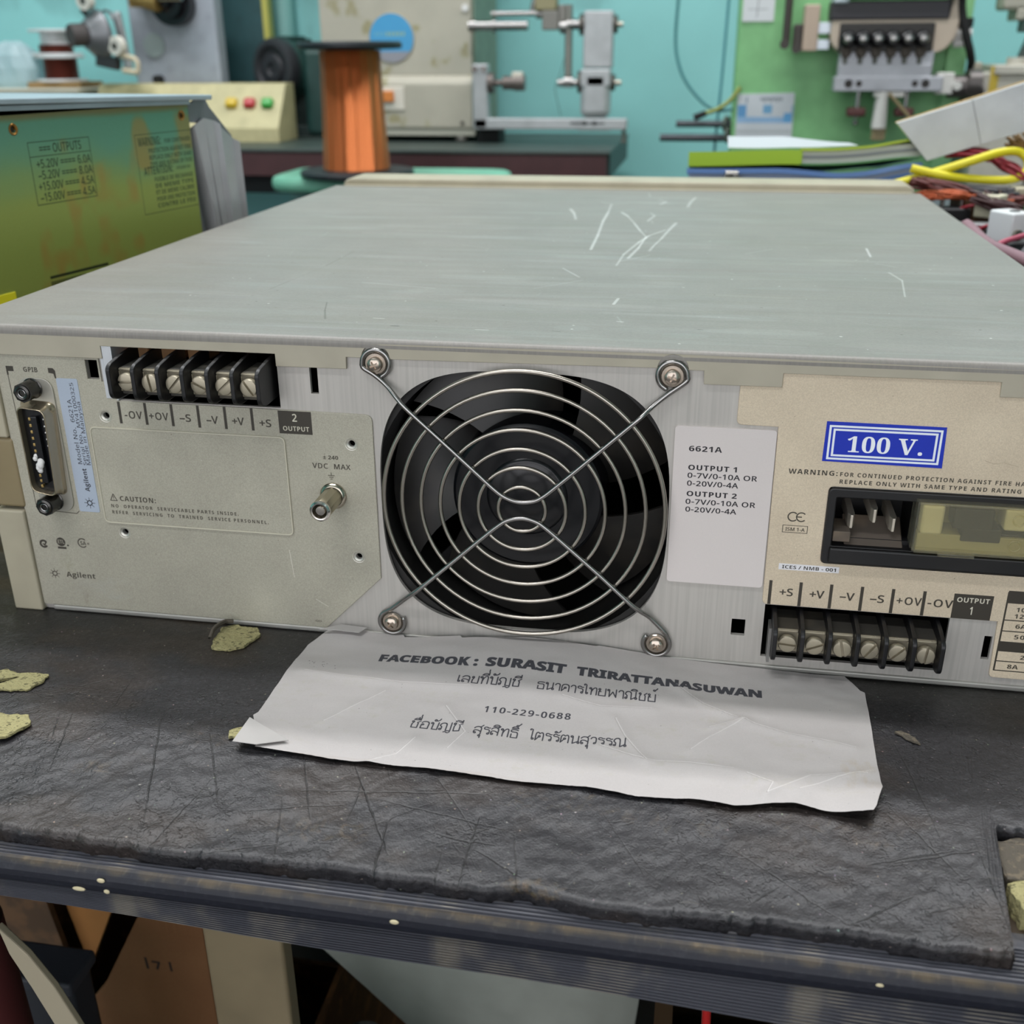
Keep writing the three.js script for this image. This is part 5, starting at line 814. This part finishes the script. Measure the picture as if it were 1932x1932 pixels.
// ---------- green machine at the right ----------
{
  const t = thing('tension_machine', 'green machine head with six black and chrome tension knobs and white stickers', 'machine', [0, -780, -1500]);
  const Y = 780, green = std('#86c486', 0.5, 0, { map: T.soft });
  part(t, 'body_panel', [box(90, 432, 0, Y + 420, -150, 0, 5)], green); part(t, 'side_rib', box(404, 434, Y - 40, Y + 420, -8, 6, 3), std('#8fcb8e', 0.5, 0, { map: T.soft }));
  const s1 = sheet(93, 252, 51, 60, 5, '#d2d6d8', 2); s1.line([[103, 272], [133, 272]], 0.7, '#4a4c52'); s1.line([[117, 261], [118, 282]], 1, '#4a4c52'); s1.line([[117, 282], [121, 289]], 0.8, '#4a4c52');
  part(t, 'sticker', box(95, 143, 255, 305, 0.4, 1.6).translate(0, Y, 0), s1.mat(0.5), { planar: [0, 1, 93, Y + 252, 51, 60], label: 'white sticker with a thin black cross' });
  const s2 = sheet(96, 78, 92, 76, 5, '#c9cfd4', 2); s2.rect(98, 112, 108, 134, '#5b95c4'); s2.rect(98, 184, 107, 116, '#8fb4d6'); s2.rect(138, 152, 121, 134, '#6ea4c8'); s2.rect(171, 184, 108, 122, '#5ea2d4'); s2.rect(182.5, 184.5, 108, 134, '#6c9cc4'); for (let i = 0; i < 11; i++) s2.rect(133 + i * 3.2, 134.6 + i * 3.2, 140.5 - (i % 3), 145.5, '#4c5a68'); s2.rect(110, 113, 136, 146, '#8898a8'); s2.rect(98, 184, 92, 96, '#b3b9bb');
  part(t, 'sticker', extr(polyShape([[97, 79], [186, 84], [185, 152], [97, 150]]), 0.4, 1.8).translate(0, Y, 0), s2.mat(0.45), { planar: [0, 1, 96, Y + 78, 92, 76], label: 'white and blue label on the lower left of the green panel' });
  const bl = (g) => (Array.isArray(g) ? g : [g]).map((q) => q.translate(0, Y, 0));
  part(t, 'side_rod', bl(cx(1, 92, 104, -20, 5.4)), std('#4a4e52', 0.4, 0.5)); part(t, 'side_rod', bl(cx(-24, 92, 83, -12, 6)), std('#4a4e52', 0.4, 0.5));
  part(t, 'rod_grommet', bl([new THREE.TorusGeometry(10, 3.5, 8, 20).rotateY(1.2).translate(82, 104, -15), new THREE.TorusGeometry(10, 3.5, 8, 20).rotateY(1.2).translate(86, 88, -10)]), std('#566058', 0.5));
  const peach = std('#c8b8a6', 0.5), lt = std('#cfcdc8', 0.45), st = std('#b3b5bb', 0.38, 0.35, { map: T.soft });
  part(t, 'head_plate', bl(extr(polyShape([[226, 262], [226, 222, 10], [246, 206, 6], [376, 208], [392, 214, 8], [404, 232, 8], [408, 292], [396, 292], [390, 256], [240, 258]]), 0, 62, 2)), peach, { label: 'cream curved plate behind the tension knobs' });
  part(t, 'head_bar', bl(box(222, 390, 254, 280, 20, 66, 3)), std('#333136', 0.5)); part(t, 'top_rail', bl([box(236, 412, 283, 296, 10, 78, 3), box(224, 246, 276, 292, 10, 74, 3)]), std('#b9c6cc', 0.4, 0.3));
  part(t, 'knob_panel', bl(box(237, 372, 210, 250, 58, 68, 3)), std('#2e2b29', 0.5));
  [249, 270.5, 292, 313, 334, 355].forEach((x) => {
    const k = part(t, 'tension_knob', bl(toZ(lathe([[0.1, 0], [11.5, 0], [12, 6], [9.5, 10], [9.5, 16], [7.5, 18], [0.1, 18]], 28)).translate(x, 228, 68)), M.blackGloss, { label: 'black tension knob with a chrome cap' });
    part(k, 'chrome_cap', bl(toZ(lathe([[6.8, 0], [7, 6], [5.5, 9], [2, 10], [0.1, 10]], 24)).translate(x, 228, 85)), M.chrome);
    part(t, 'guide_eye', bl([new THREE.TorusGeometry(6, 2, 8, 20).translate(x, 210, 72), cz(x, 210, 60, 72, 4)]), std('#4c443c', 0.5, 0.3));
    part(t, 'thread_hook', bl(box(x - 3, x + 3, 190, 203, 66, 70, 1)), std('#56594f', 0.5));
  });
  part(t, 'lower_plate', bl([box(241, 376, 176, 212, 40, 66, 2), box(240, 374, 172, 194, 62, 72, 2)]), st); part(t, 'cross_bar', bl([box(236, 392, 156, 177, 44, 76, 2)]), st, { label: 'grey cross bar with four holes' });
  for (const x of [257, 272, 352, 367]) part(t, 'bar_hole', bl(cz(x, 167, 70, 76.5, x === 257 || x === 367 ? 6 : 4.5)), std('#2c2826', 0.7));
  part(t, 'bar_end', bl([box(384, 408, 152, 182, 46, 72, 2), cz(412, 164, 62, 80, 6)]), lt);
  for (const x of [275, 345]) { part(t, 'guide_pin', bl(cy(x, 118, 156, 60, 4)), M.chrome); part(t, 'pin_stop', bl([box(x - 15, x + 13, 120, 133, 48, 70, 4)]), std('#5a3330', 0.5), { label: 'dark red stop on the guide pin' }); part(t, 'pin_tip', bl(new THREE.SphereGeometry(4.6, 14, 10).translate(x, 111, 60)), M.chrome); }
  part(t, 'thread_tube', bl([cy(309, 104, 158, 66, 11, 9), box(296, 340, 148, 157, 48, 74, 2)]), lt, { label: 'white thread tube' }); part(t, 'bent_lever', bl([cylBetween(V(316, 154, 80), V(352, 118, 80), 2.5), box(300, 320, 86, 108, 56, 70, 2)]), std('#8f8160', 0.5, 0.2));
  part(t, 'left_bracket', bl([box(186, 208, 212, 276, 10, 52, 2)]), std('#b9a593', 0.5)); part(t, 'bracket_rod', bl([box(207, 226, 236, 252, 12, 44, 1), box(207, 226, 214, 228, 12, 44, 1)]), std('#c3ccd4', 0.3, 0.5));
  part(t, 'thread_rod', bl([cy(162, 220, 330, 40, 6), box(172, 186, 214, 250, 20, 46, 3), cz(160, 222, 44, 54, 7), cz(178, 216, 44, 54, 7)]), std('#3b3530', 0.5));
  part(t, 'feed_shaft', bl([cx(404, 430, 162, 55, 16), cx(428, 446, 166, 65, 20), cx(444, 451, 158, 68, 9)]), std('#5f5a58', 0.4, 0.5)); part(t, 'feed_housing', bl([box(432, 450, 138, 190, 20, 50, 8), box(436, 449, 184, 196, 10, 52, 3)]), std('#a39c8c', 0.5));
  part(t, 'white_roller', bl([cx(402, 428, 234, 40, 9), cx(404, 428, 222, 40, 6)]), M.white); part(t, 'roller_cap', bl(box(408, 428, 243, 256, 32, 48, 2)), M.black);
}
{
  const t = thing('feeder_unit', 'cream feeder unit with a yellow tape stripe at the upper right', 'machine', [0, -780, -1450]);
  const Y = 780, c = std('#c9c5b8', 0.5, 0, { map: T.soft });
  part(t, 'housing', [box(452, 620, 0, Y + 182, -140, 0, 4), box(466, 620, Y + 178, Y + 192, -120, 6, 3)], c); part(t, 'tape_stripe', [box(462, 474, Y + 100, Y + 190, -2, 1.2, 0.4)], std('#c8ae3c', 0.5), { label: 'yellow tape stripe' });
  part(t, 'top_knob', [cy(500, Y + 190, Y + 202, -20, 14), cy(540, Y + 190, Y + 200, -30, 20)], c);
  part(t, 'support_post', [place(box(-9, 9, -60, 60, -10, 10, 2), 520, Y + 225, -30, 0, 0, -0.3), box(500, 520, Y + 236, Y + 256, -50, -10, 2)], std('#4a5350', 0.5, 0.3)); part(t, 'top_arm', [box(470, 640, Y + 266, Y + 330, -80, -20, 6), box(490, 640, Y + 252, Y + 268, -80, -20, 3)], std('#a9a698', 0.5));
}
single('black_cable', 'black cable hanging beside the right edge of the green machine', 'cable', tube([[404, 300, -1440], [406, 268, -1440], [418, 230, -1438], [428, 206, -1442], [434, 180, -1460], [436, 60, -1520]], 6, 50, 8), M.black);
single('air_hose', 'thin teal air hose hanging in a loop left of the green machine', 'hose', tube([[2, 420, -1515], [-5, 290, -1515], [-6, 226, -1512], [4, 186, -1505], [22, 158, -1500], [48, 134, -1495], [72, 126, -1490], [90, 128, -1487]], 2.6, 80, 8), std('#3f7d80', 0.4));
single('air_hose', 'straight teal hose running down the wall beside the green machine', 'hose', tube([[78, 420, -1520], [73, 286, -1520], [70, 171, -1520], [66, 60, -1522], [64, -100, -1525]], 2.2, 60, 8), std('#4a8f9a', 0.4));
single('wire_plug', 'green-yellow wire ending in a black plug left of the green machine', 'wire', tube([[100, 160, -1492], [84, 140, -1488], [66, 128, -1485], [48, 122, -1484]], 3.2, 40, 8), std('#8a9140', 0.5));
single('plug_tip', 'black plug tip at the end of the green-yellow wire', 'plug', cylBetween(V(49, 122.6, -1484), V(30, 115, -1484), 4.5, 5.5), M.black);

// ---------- heap to the right, behind the power supply ----------
{
  const t = thing('equipment_case', 'dark grey equipment case behind the power supply under the folders and wires', 'case', [0, 0, 0]);
  part(t, 'case_body', [box(-10, 640, 0.3, 82, -800, -530, 4)], std('#44464a', 0.6)); part(t, 'case_foot', box(0, 620, -9.5, 0.4, -790, -565), M.black);
  const u = thing('parts_tray', 'dark grey parts tray at the right filled with wires and connectors', 'tray', [0, 0, 0]);
  part(u, 'tray_body', [box(232, 620, 0.3, 78, -515, -40, 3)], std('#242427', 0.7, 0, { map: T.dusty })); part(u, 'tray_rim', [box(232, 620, 78, 84, -515, -508), box(232, 238, 78, 84, -508, -40)], std('#4a4a4c', 0.6));
}
{
  const sheetPoly = (pts, d0, d1, b = 0.3) => extr(polyShape(pts, 1), d0, d1, b);
  // folders: bent slabs seen edge-on, thickness upwards
  const bend = (x0, x1, z0, z1, yf, th, n = 30) => { const g = new RoundedBoxGeometry(x1 - x0, th, z1 - z0, 3, Math.min(1, th / 2.1)), b = new THREE.BoxGeometry(x1 - x0, th, z1 - z0, n, 1, 6).translate((x0 + x1) / 2, th / 2, (z0 + z1) / 2), p = b.attributes.position; for (let i = 0; i < p.count; i++) p.setY(i, p.getY(i) + yf(p.getX(i), p.getZ(i)) - 0.125 * (-558 - p.getZ(i))); b.computeVertexNormals(); return b; };
  const f1 = thing('folder', 'blue plastic folder at the bottom of the folder stack', 'folder', [0, 0, 0], 'folders stacked behind the power supply');
  part(f1, 'cover', bend(42, 224, -790, -560, (x) => 115.6 - 0.6 * Math.sin(x * 0.03) + 6 * sstep(150, 226, x) - 4 * sstep(110, 170, x) * (1 - sstep(180, 224, x)), 4.2), std('#5f80b8', 0.25));
  part(f1, 'papers', bend(44, 222, -785, -562, (x) => 119.8 - 0.6 * Math.sin(x * 0.03) + 6 * sstep(150, 226, x) - 4 * sstep(110, 170, x) * (1 - sstep(180, 224, x)), 3.5), std('#8f9cb4', 0.5));
  part(f1, 'cover', bend(42, 224, -790, -559, (x) => 123.3 - 0.6 * Math.sin(x * 0.03) + 6 * sstep(150, 226, x) - 4 * sstep(110, 170, x) * (1 - sstep(180, 224, x)), 4.0), std('#6d90cc', 0.2), { label: 'upper blue cover' });
  const f2 = thing('folder', 'lime green folder with grey pages on top of the blue folder', 'folder', [0, 0, 0], 'folders stacked behind the power supply');
  const yl = (x) => 128.2 + 6.5 * sstep(40, 130, x) * 0.35 + 9 * sstep(130, 226, x) - 3.0 * sstep(120, 190, x);
  part(f2, 'spine', bend(43, 132, -780, -557, (x) => yl(x), 11), std('#9cbf1c', 0.4), { label: 'solid lime green spine' });
  part(f2, 'pages', bend(131, 222, -780, -559, (x) => yl(x) + 1, 4), std('#b4b9b2', 0.6)); part(f2, 'pages', bend(131, 222, -780, -558, (x) => yl(x) + 5, 2), std('#7d8286', 0.6), { label: 'darker grey pages' }); part(f2, 'pages', bend(131, 222, -780, -559, (x) => yl(x) + 7, 3.5), std('#bcc0b6', 0.6));
  part(f2, 'cover', bend(131, 226, -780, -556, (x) => yl(x) + 10.4 + 2.5 * sstep(180, 226, x), 2), std('#a9bf2a', 0.4), { label: 'thin lime green top cover' }); part(f2, 'cover', bend(131, 222, -780, -557, (x) => yl(x) - 0.4, 1.4), std('#4a8a4a', 0.4), { label: 'green lower cover' });
  single('loose_sheet', 'loose white sheet lying on top of the lime green folder', 'paper', bend(74, 176, -640, -575, (x, z) => yl(x) + 12.9 + 2.0 * (1 - sstep(70, 150, x)) + 1.2 * Math.sin(x * 0.05) + 0.19 * (-575 - z) * (1 - 0.6 * sstep(110, 185, x)), 0.5), std('#b4b8bc', 0.6));
  const bc = thing('binder_clip', 'small chrome binder clip on the blue folder edge', 'clip', [78, 119, -556]);
  part(bc, 'clip_body', [cx(-5, 5, 4, 0, 2.6), box(-5.5, 5.5, 0, 5, -4, 1, 1)], M.chrome); part(bc, 'clip_loop', [new THREE.TorusGeometry(3, 0.7, 8, 20).translate(-4, -1, 2), new THREE.TorusGeometry(3, 0.7, 8, 20).translate(4, -0.5, 2)], M.chrome);
  // long white carton, tilted
  const w = thing('white_carton', 'long white carton leaning up to the right over the folders', 'carton', [225, 135, -547]);
  const wc = std('#cdd0d2', 0.55, 0, { map: T.soft }), wg = new THREE.Group();
  part(w, 'carton_body', [place(extr(polyShape([[0, 0], [39.3, 0], [38.5, 33.6], [-16, 34]]), -9, 0, 0.3), 0, 0, 0, 0, 0, 0.315), place(extr(polyShape([[39.6, 0], [260, -2], [260, 36], [38.8, 33.6]]), -9, 0, 0.3), 0, 0, 0, 0, 0, 0.315)], wc);
  part(w, 'carton_edge', place(box(-16, 255, 33.6, 34.5, -9, -6, 0.3), 0, 0, 0, 0, 0, 0.32), std('#b79a66', 0.7));
  for (const [x, y] of [[84, 19], [104, 12], [82, 7]]) part(w, 'dent', place(extr(polyShape([[-1.2, 0.6], [0, -0.8], [1.4, 0.9], [0.2, 0.2]]), 0, 0.5), x, y, 0, 0, 0, 0.3), std('#a9acae', 0.6));
  single('yellow_cable', 'bright yellow cable looping over the wires behind the right corner', 'cable', tube([[150, 113, -520], [176, 115.5, -522], [202, 120.5, -526], [226, 128, -526], [252, 137, -524], [272, 143, -528], [287, 143, -534], [294, 137, -532], [292, 129, -526], [280, 124, -524], [254, 124.5, -524], [232, 127, -522], [210, 131.5, -524]], 3.2, 140, 10), std('#d8cd25', 0.4));
  const strand = (n, base, spread, col, name, label, r = 0.8, s0 = 1) => {
    seed = s0; const gs = []; for (let i = 0; i < n; i++) { const o = base.map(([x, y, z]) => V(x + rr(-spread, spread), y + rr(-spread * 0.55, spread * 0.55), z + rr(-spread, spread))); gs.push(tube(o, r, 28, 5)); }
    return single(name, label, 'wires', gs, col);
  };
  strand(38, [[204, 110, -500], [216, 117, -480], [232, 119, -470], [252, 117, -474], [272, 112, -480]], 5, std('#a6502e', 0.35, 0.5), 'copper_hank', 'tangled hank of orange copper wire behind the right cover corner', 0.8, 5);
  strand(30, [[216, 122, -520], [236, 119, -500], [262, 113, -490], [290, 112, -500], [330, 110, -505]], 7, std('#5a2420', 0.5), 'wire_tangle', 'dark red wire tangle under the yellow cable', 1, 6);
  strand(16, [[240, 140, -560], [262, 140, -545], [282, 132, -530], [300, 120, -520]], 6, std('#8a2430', 0.45), 'wire_tangle', 'crimson wires below the white carton', 1.1, 7);
  strand(14, [[290, 150, -560], [310, 135, -540], [320, 112, -510], [330, 96, -460]], 9, std('#7a5a26', 0.5), 'wire_tangle', 'ochre wires at the far right edge', 1.2, 8);
  strand(12, [[238, 119, -520], [258, 117, -512], [280, 116, -508]], 6, std('#26262a', 0.4), 'wire_tangle', 'black wires inside the yellow cable loop', 1.6, 9);
  const conn = (name, label, x, y, z, c, ry, s = 1) => { const q = thing(name, label, 'connector', [x, y, z]); q.rotation.y = ry; q.scale.setScalar(s); part(q, 'connector_body', [box(-8, 8, 0, 20, -11, 11, 1.6)], c); part(q, 'connector_socket', cy(0, 19, 20.4, 3, 3.4), M.black); part(q, 'contact_screw', cz(-3, 6, 10, 13, 3.6), M.nickel); part(q, 'wire_tail', tube([[0, 10, -10], [2, 6, -24], [8, -2, -40]], 1.5, 20, 6), std('#a02838', 0.5)); return q; };
  conn('white_connector', 'white connector block with a dark hole at the right edge', 256, 97, -405, M.whitePlastic, 0.5, 1.0);
  conn('green_connector', 'green connector block behind the white one at the right edge', 282, 98, -430, std('#2f8a4c', 0.45), 0.2);
  conn('cream_connector', 'small cream plug standing among the copper wires', 258, 104, -470, std('#d2cdb4', 0.5), 0.9, 0.8);
  const strip = thing('metal_strip', 'silver mounting strip with two lugs by the copper hank', 'bracket', [222, 102, -440]); part(strip, 'strip_plate', [box(-10, 44, 0, 2, -6, 6, 0.6), box(-6, 40, -8, 0, -10, -8, 0.5)], std('#b9babd', 0.3, 0.7)); part(strip, 'lug', [box(4, 9, -14, 1, 4, 7, 0.6)], M.chrome); part(strip, 'lug', [box(24, 29, -14, 1, 4, 7, 0.6)], M.chrome); part(strip, 'capacitor_can', [cx(-2, 14, -9, 0, 6), cx(16, 34, -9, 0, 6)], std('#23232a', 0.4));
  seed = 41; for (const [c, l, x, y, z] of [['#c22a2a', 'red', 284, 88, -372], ['#d8a51c', 'amber', 276, 84, -356], ['#2a3a8a', 'blue', 224, 92, -398]]) { const q = thing('round_cap', `small ${l} plastic cap among the parts in the tray`, 'cap', [x, y, z]); part(q, 'cap_body', [lathe([[0.1, 0], [7, 0], [7, 10], [5.5, 12], [0.1, 12]], 20)], std(c, 0.4)); part(q, 'cap_rim', new THREE.TorusGeometry(7, 1, 8, 20).rotateX(PI / 2).translate(0, 1, 0), std(c, 0.4)); }
  const bits = [['transformer', 'brown paper-wrapped transformer under the yellow cable loop', 262, 88, -500, [20, 26, 16], '#5a3d26', 0.4], ['heat_sink', 'black finned heat sink behind the copper hank', 236, 84, -490, [14, 24, 10], '#1b1b1e', 0.1], ['film_capacitor', 'dark blue film capacitor beside the silver strip', 226, 84, -420, [9, 14, 6], '#1f2f6a', 0.3], ['fuse_holder', 'black fuse holder in front of the white connector', 270, 82, -350, [13, 16, 8], '#141416', 0.7], ['relay_case', 'grey relay case at the right edge above the pouch', 300, 84, -420, [13, 22, 14], '#777a7c', 0.2], ['terminal_strip', 'ivory terminal strip under the white carton end', 300, 108, -520, [18, 12, 8], '#c9c2a6', 0.15]];
  for (const [n, l, x, y, z, [a, b, c], col, ry] of bits) { const q = thing(n, l, 'component', [x, y, z]); q.rotation.y = ry; part(q, 'case_body', box(-a, a, 0, b, -c, c, 1.5), std(col, 0.5, 0, { map: T.soft })); part(q, 'mount_tab', [box(-a - 3, -a + 1, 0, 2, -4, 4, 0.5), box(a - 1, a + 3, 0, 2, -4, 4, 0.5)], M.nickel); part(q, 'top_post', [cy(-a * 0.5, b - 0.5, b + 5, 0, 1.6), cy(a * 0.5, b - 0.5, b + 5, 0, 1.6)], M.chrome); }
  strand(22, [[250, 118, -470], [268, 112, -450], [286, 108, -440], [310, 104, -450]], 8, std('#3a1a1a', 0.5), 'wire_tangle', 'very dark red wires between the cream plug and the white connector', 1.2, 12);
  strand(9, [[270, 86, -350], [290, 92, -345], [310, 88, -360]], 6, std('#b8901c', 0.45), 'wire_tangle', 'amber wires at the right edge below the white connector', 1.3, 13);
  single('pink_wire', 'pink wire crossing in front of the white connector', 'wire', tube([[232, 96, -360], [246, 102, -372], [262, 106, -380], [290, 116, -386]], 1.9, 40, 8), std('#a8475c', 0.45));
  const pouch = new THREE.SphereGeometry(1, 40, 24).scale(50, 24, 82).translate(292, 92, -300), pp = pouch.attributes.position; for (let i = 0; i < pp.count; i++) pp.setY(i, Math.max(84.5, pp.getY(i) + 6 * (fbm(pp.getX(i) * 0.06, pp.getZ(i) * 0.06, 3) - 0.5))); pouch.computeVertexNormals();
  const z = thing('zip_pouch', 'grey plastic pouch with a dusky pink zip edge beside the power supply', 'pouch', [0, 8, 0]); part(z, 'pouch_body', pouch, std('#8a9094', 0.35, 0, { map: T.soft }), { smooth: true }); part(z, 'zip_edge', tube([[222, 104, -372], [228, 98, -340], [236, 97, -300], [246, 95, -270], [262, 92, -244]], 4, 50, 8), std('#8a6a72', 0.5), { label: 'dusky pink zip edge' });
}

// ---------- under the bench ----------
{
  const card = std('#8a5f38', 0.8, 0, { map: T.dusty }), litCard = std('#a8743c', 0.8, 0, { map: T.soft });
  const c = thing('cardboard_box', 'brown cardboard box with raised flaps under the bench at left', 'box', [-250, -780, -110]);
  const fp = (pts) => polyShape(pts.map(([x, y]) => [x + 250, y + 780]));
  part(c, 'box_wall', [box(-120, 110, 0, 300, -160, -156), box(-120, 110, 0, 450, 52, 56), box(-120, -116, 0, 450, -156, 52), box(106, 110, 0, 450, -156, 52)], card);
  part(c, 'box_flap', extr(fp([[-330, -215], [-289, -215], [-279, -292], [-286, -332], [-360, -332]]), 46, 50), std('#5d4630', 0.8, 0, { map: T.dusty }));  // dimmer card: shade on this flap put into its colour
  part(c, 'box_flap', place(extr(fp([[-290, -205], [-238, -205], [-277, -291]]), 34, 38), 0, 0, 0), litCard, { label: 'orange-brown triangular flap' });  // same card made lighter: light on this flap put into its colour
  const ms = sheet(-275, -335, 90, 105, 8, '#75502f', 6); ms.line([[-224, -251.5], [-223.4, -260]], 1.5, '#1c140e'); ms.line([[-220.5, -254], [-216, -254], [-217.8, -259.5]], 1.4, '#1c140e'); ms.line([[-209.5, -252.5], [-209, -259.5]], 1.4, '#1c140e');
  part(c, 'marked_panel', extr(fp([[-215, -205], [-186, -205], [-186, -332], [-275, -332], [-270, -300], [-252, -276]]), 56.4, 60), ms.mat(0.8), { planar: [0, 1, -25, 445, 90, 105], label: 'panel with black marker strokes' });
  const b = thing('grey_board', 'pale grey-green board leaning under the bench right of the leg', 'board', [0, -780, -72]);
  part(b, 'board_sheet', extr(polyShape([[-147, 560], [54, 560], [44, 440], [-40, 445]]), -6, 6, 0.5), std('#8f948c', 0.6, 0, { map: T.soft })); part(b, 'board_stand', [box(-30, 40, 0, 450, -4, 4)], M.dark);
  const bag = (x, z, s, y) => { const g = new THREE.SphereGeometry(1, 44, 30).scale(...s).translate(0, s[1], 0), p = g.attributes.position; for (let i = 0; i < p.count; i++) { const k = 1 + 0.35 * (fbm(p.getX(i) * 0.03 + x, p.getY(i) * 0.03 + p.getZ(i) * 0.03, 4) - 0.5); p.setXYZ(i, p.getX(i) * k, p.getY(i), p.getZ(i) * k); } g.computeVertexNormals(); return g.translate(x, y, z); };
  single('rubbish_bag', 'crinkled black plastic bag beside the wooden bench leg', 'bag', bag(-84, -14, [46, 272, 42], -780), std('#121214', 0.28, 0, { bumpMap: T.rub, bumpScale: 0.004 }), { smooth: true });
  single('rubbish_bag', 'crumpled grey translucent bag in front of the cardboard box', 'bag', bag(-164, -36, [20, 262, 34], -780), std('#3a3432', 0.3, 0, { bumpMap: T.rub, bumpScale: 0.004 }), { smooth: true });
  const m = thing('maroon_tube', 'dark maroon cardboard tube at the lower left edge', 'tube', [-219, -780, 58]); part(m, 'tube_body', cylBetween(V(0, 0, 0), V(-6, 662, 4), 17, 14), std('#4a1618', 0.6)); part(m, 'tube_cap', cylBetween(V(-6, 662, 4), V(-6.1, 668, 4), 14, 13), std('#2a1012', 0.6));
  single('cream_strip', 'bent cream plastic strip in front of the cardboard box', 'strip', extr(polyShape([[-184, -85], [-174, -97], [-166, -112], [-158, -134], [-151, -180], [-149, -779], [-160, -779], [-161, -182], [-168, -138], [-176, -114], [-182, -98]]), 88, 91, 0.6), std('#a79c86', 0.6));
  const dk = thing('storage_crate', 'dark blue-grey crate behind the maroon tube', 'crate', [-236, -780, 30]); part(dk, 'crate_body', box(-26, 14, 0, 576, -34, -14, 4), std('#2b2d34', 0.6)); part(dk, 'crate_rim', box(-28, 16, 572, 580, -36, -12, 2), std('#34363e', 0.6));
  single('red_wire', 'thin red wire hanging under the bench edge', 'wire', tube([[80, -36, 80], [79, -48, 84], [77, -64, 84], [78, -120, 80], [74, -200, 70]], 1.6, 40, 8), std('#a81c1c', 0.4));
  const wb = thing('wooden_crate', 'small tan wooden crate under the bench right of the grey board', 'crate', [105, -780, 10]); part(wb, 'crate_side', [box(-45, 95, 0, 610, -60, -52), box(-45, 95, 0, 600, 10, 18)], std('#6a5236', 0.8, 0, { map: T.dusty })); part(wb, 'crate_side', [box(-45, -37, 0, 600, -52, 10), box(87, 95, 0, 600, -52, 10)], std('#5e4830', 0.8));
}

renderer.render(scene, camera);
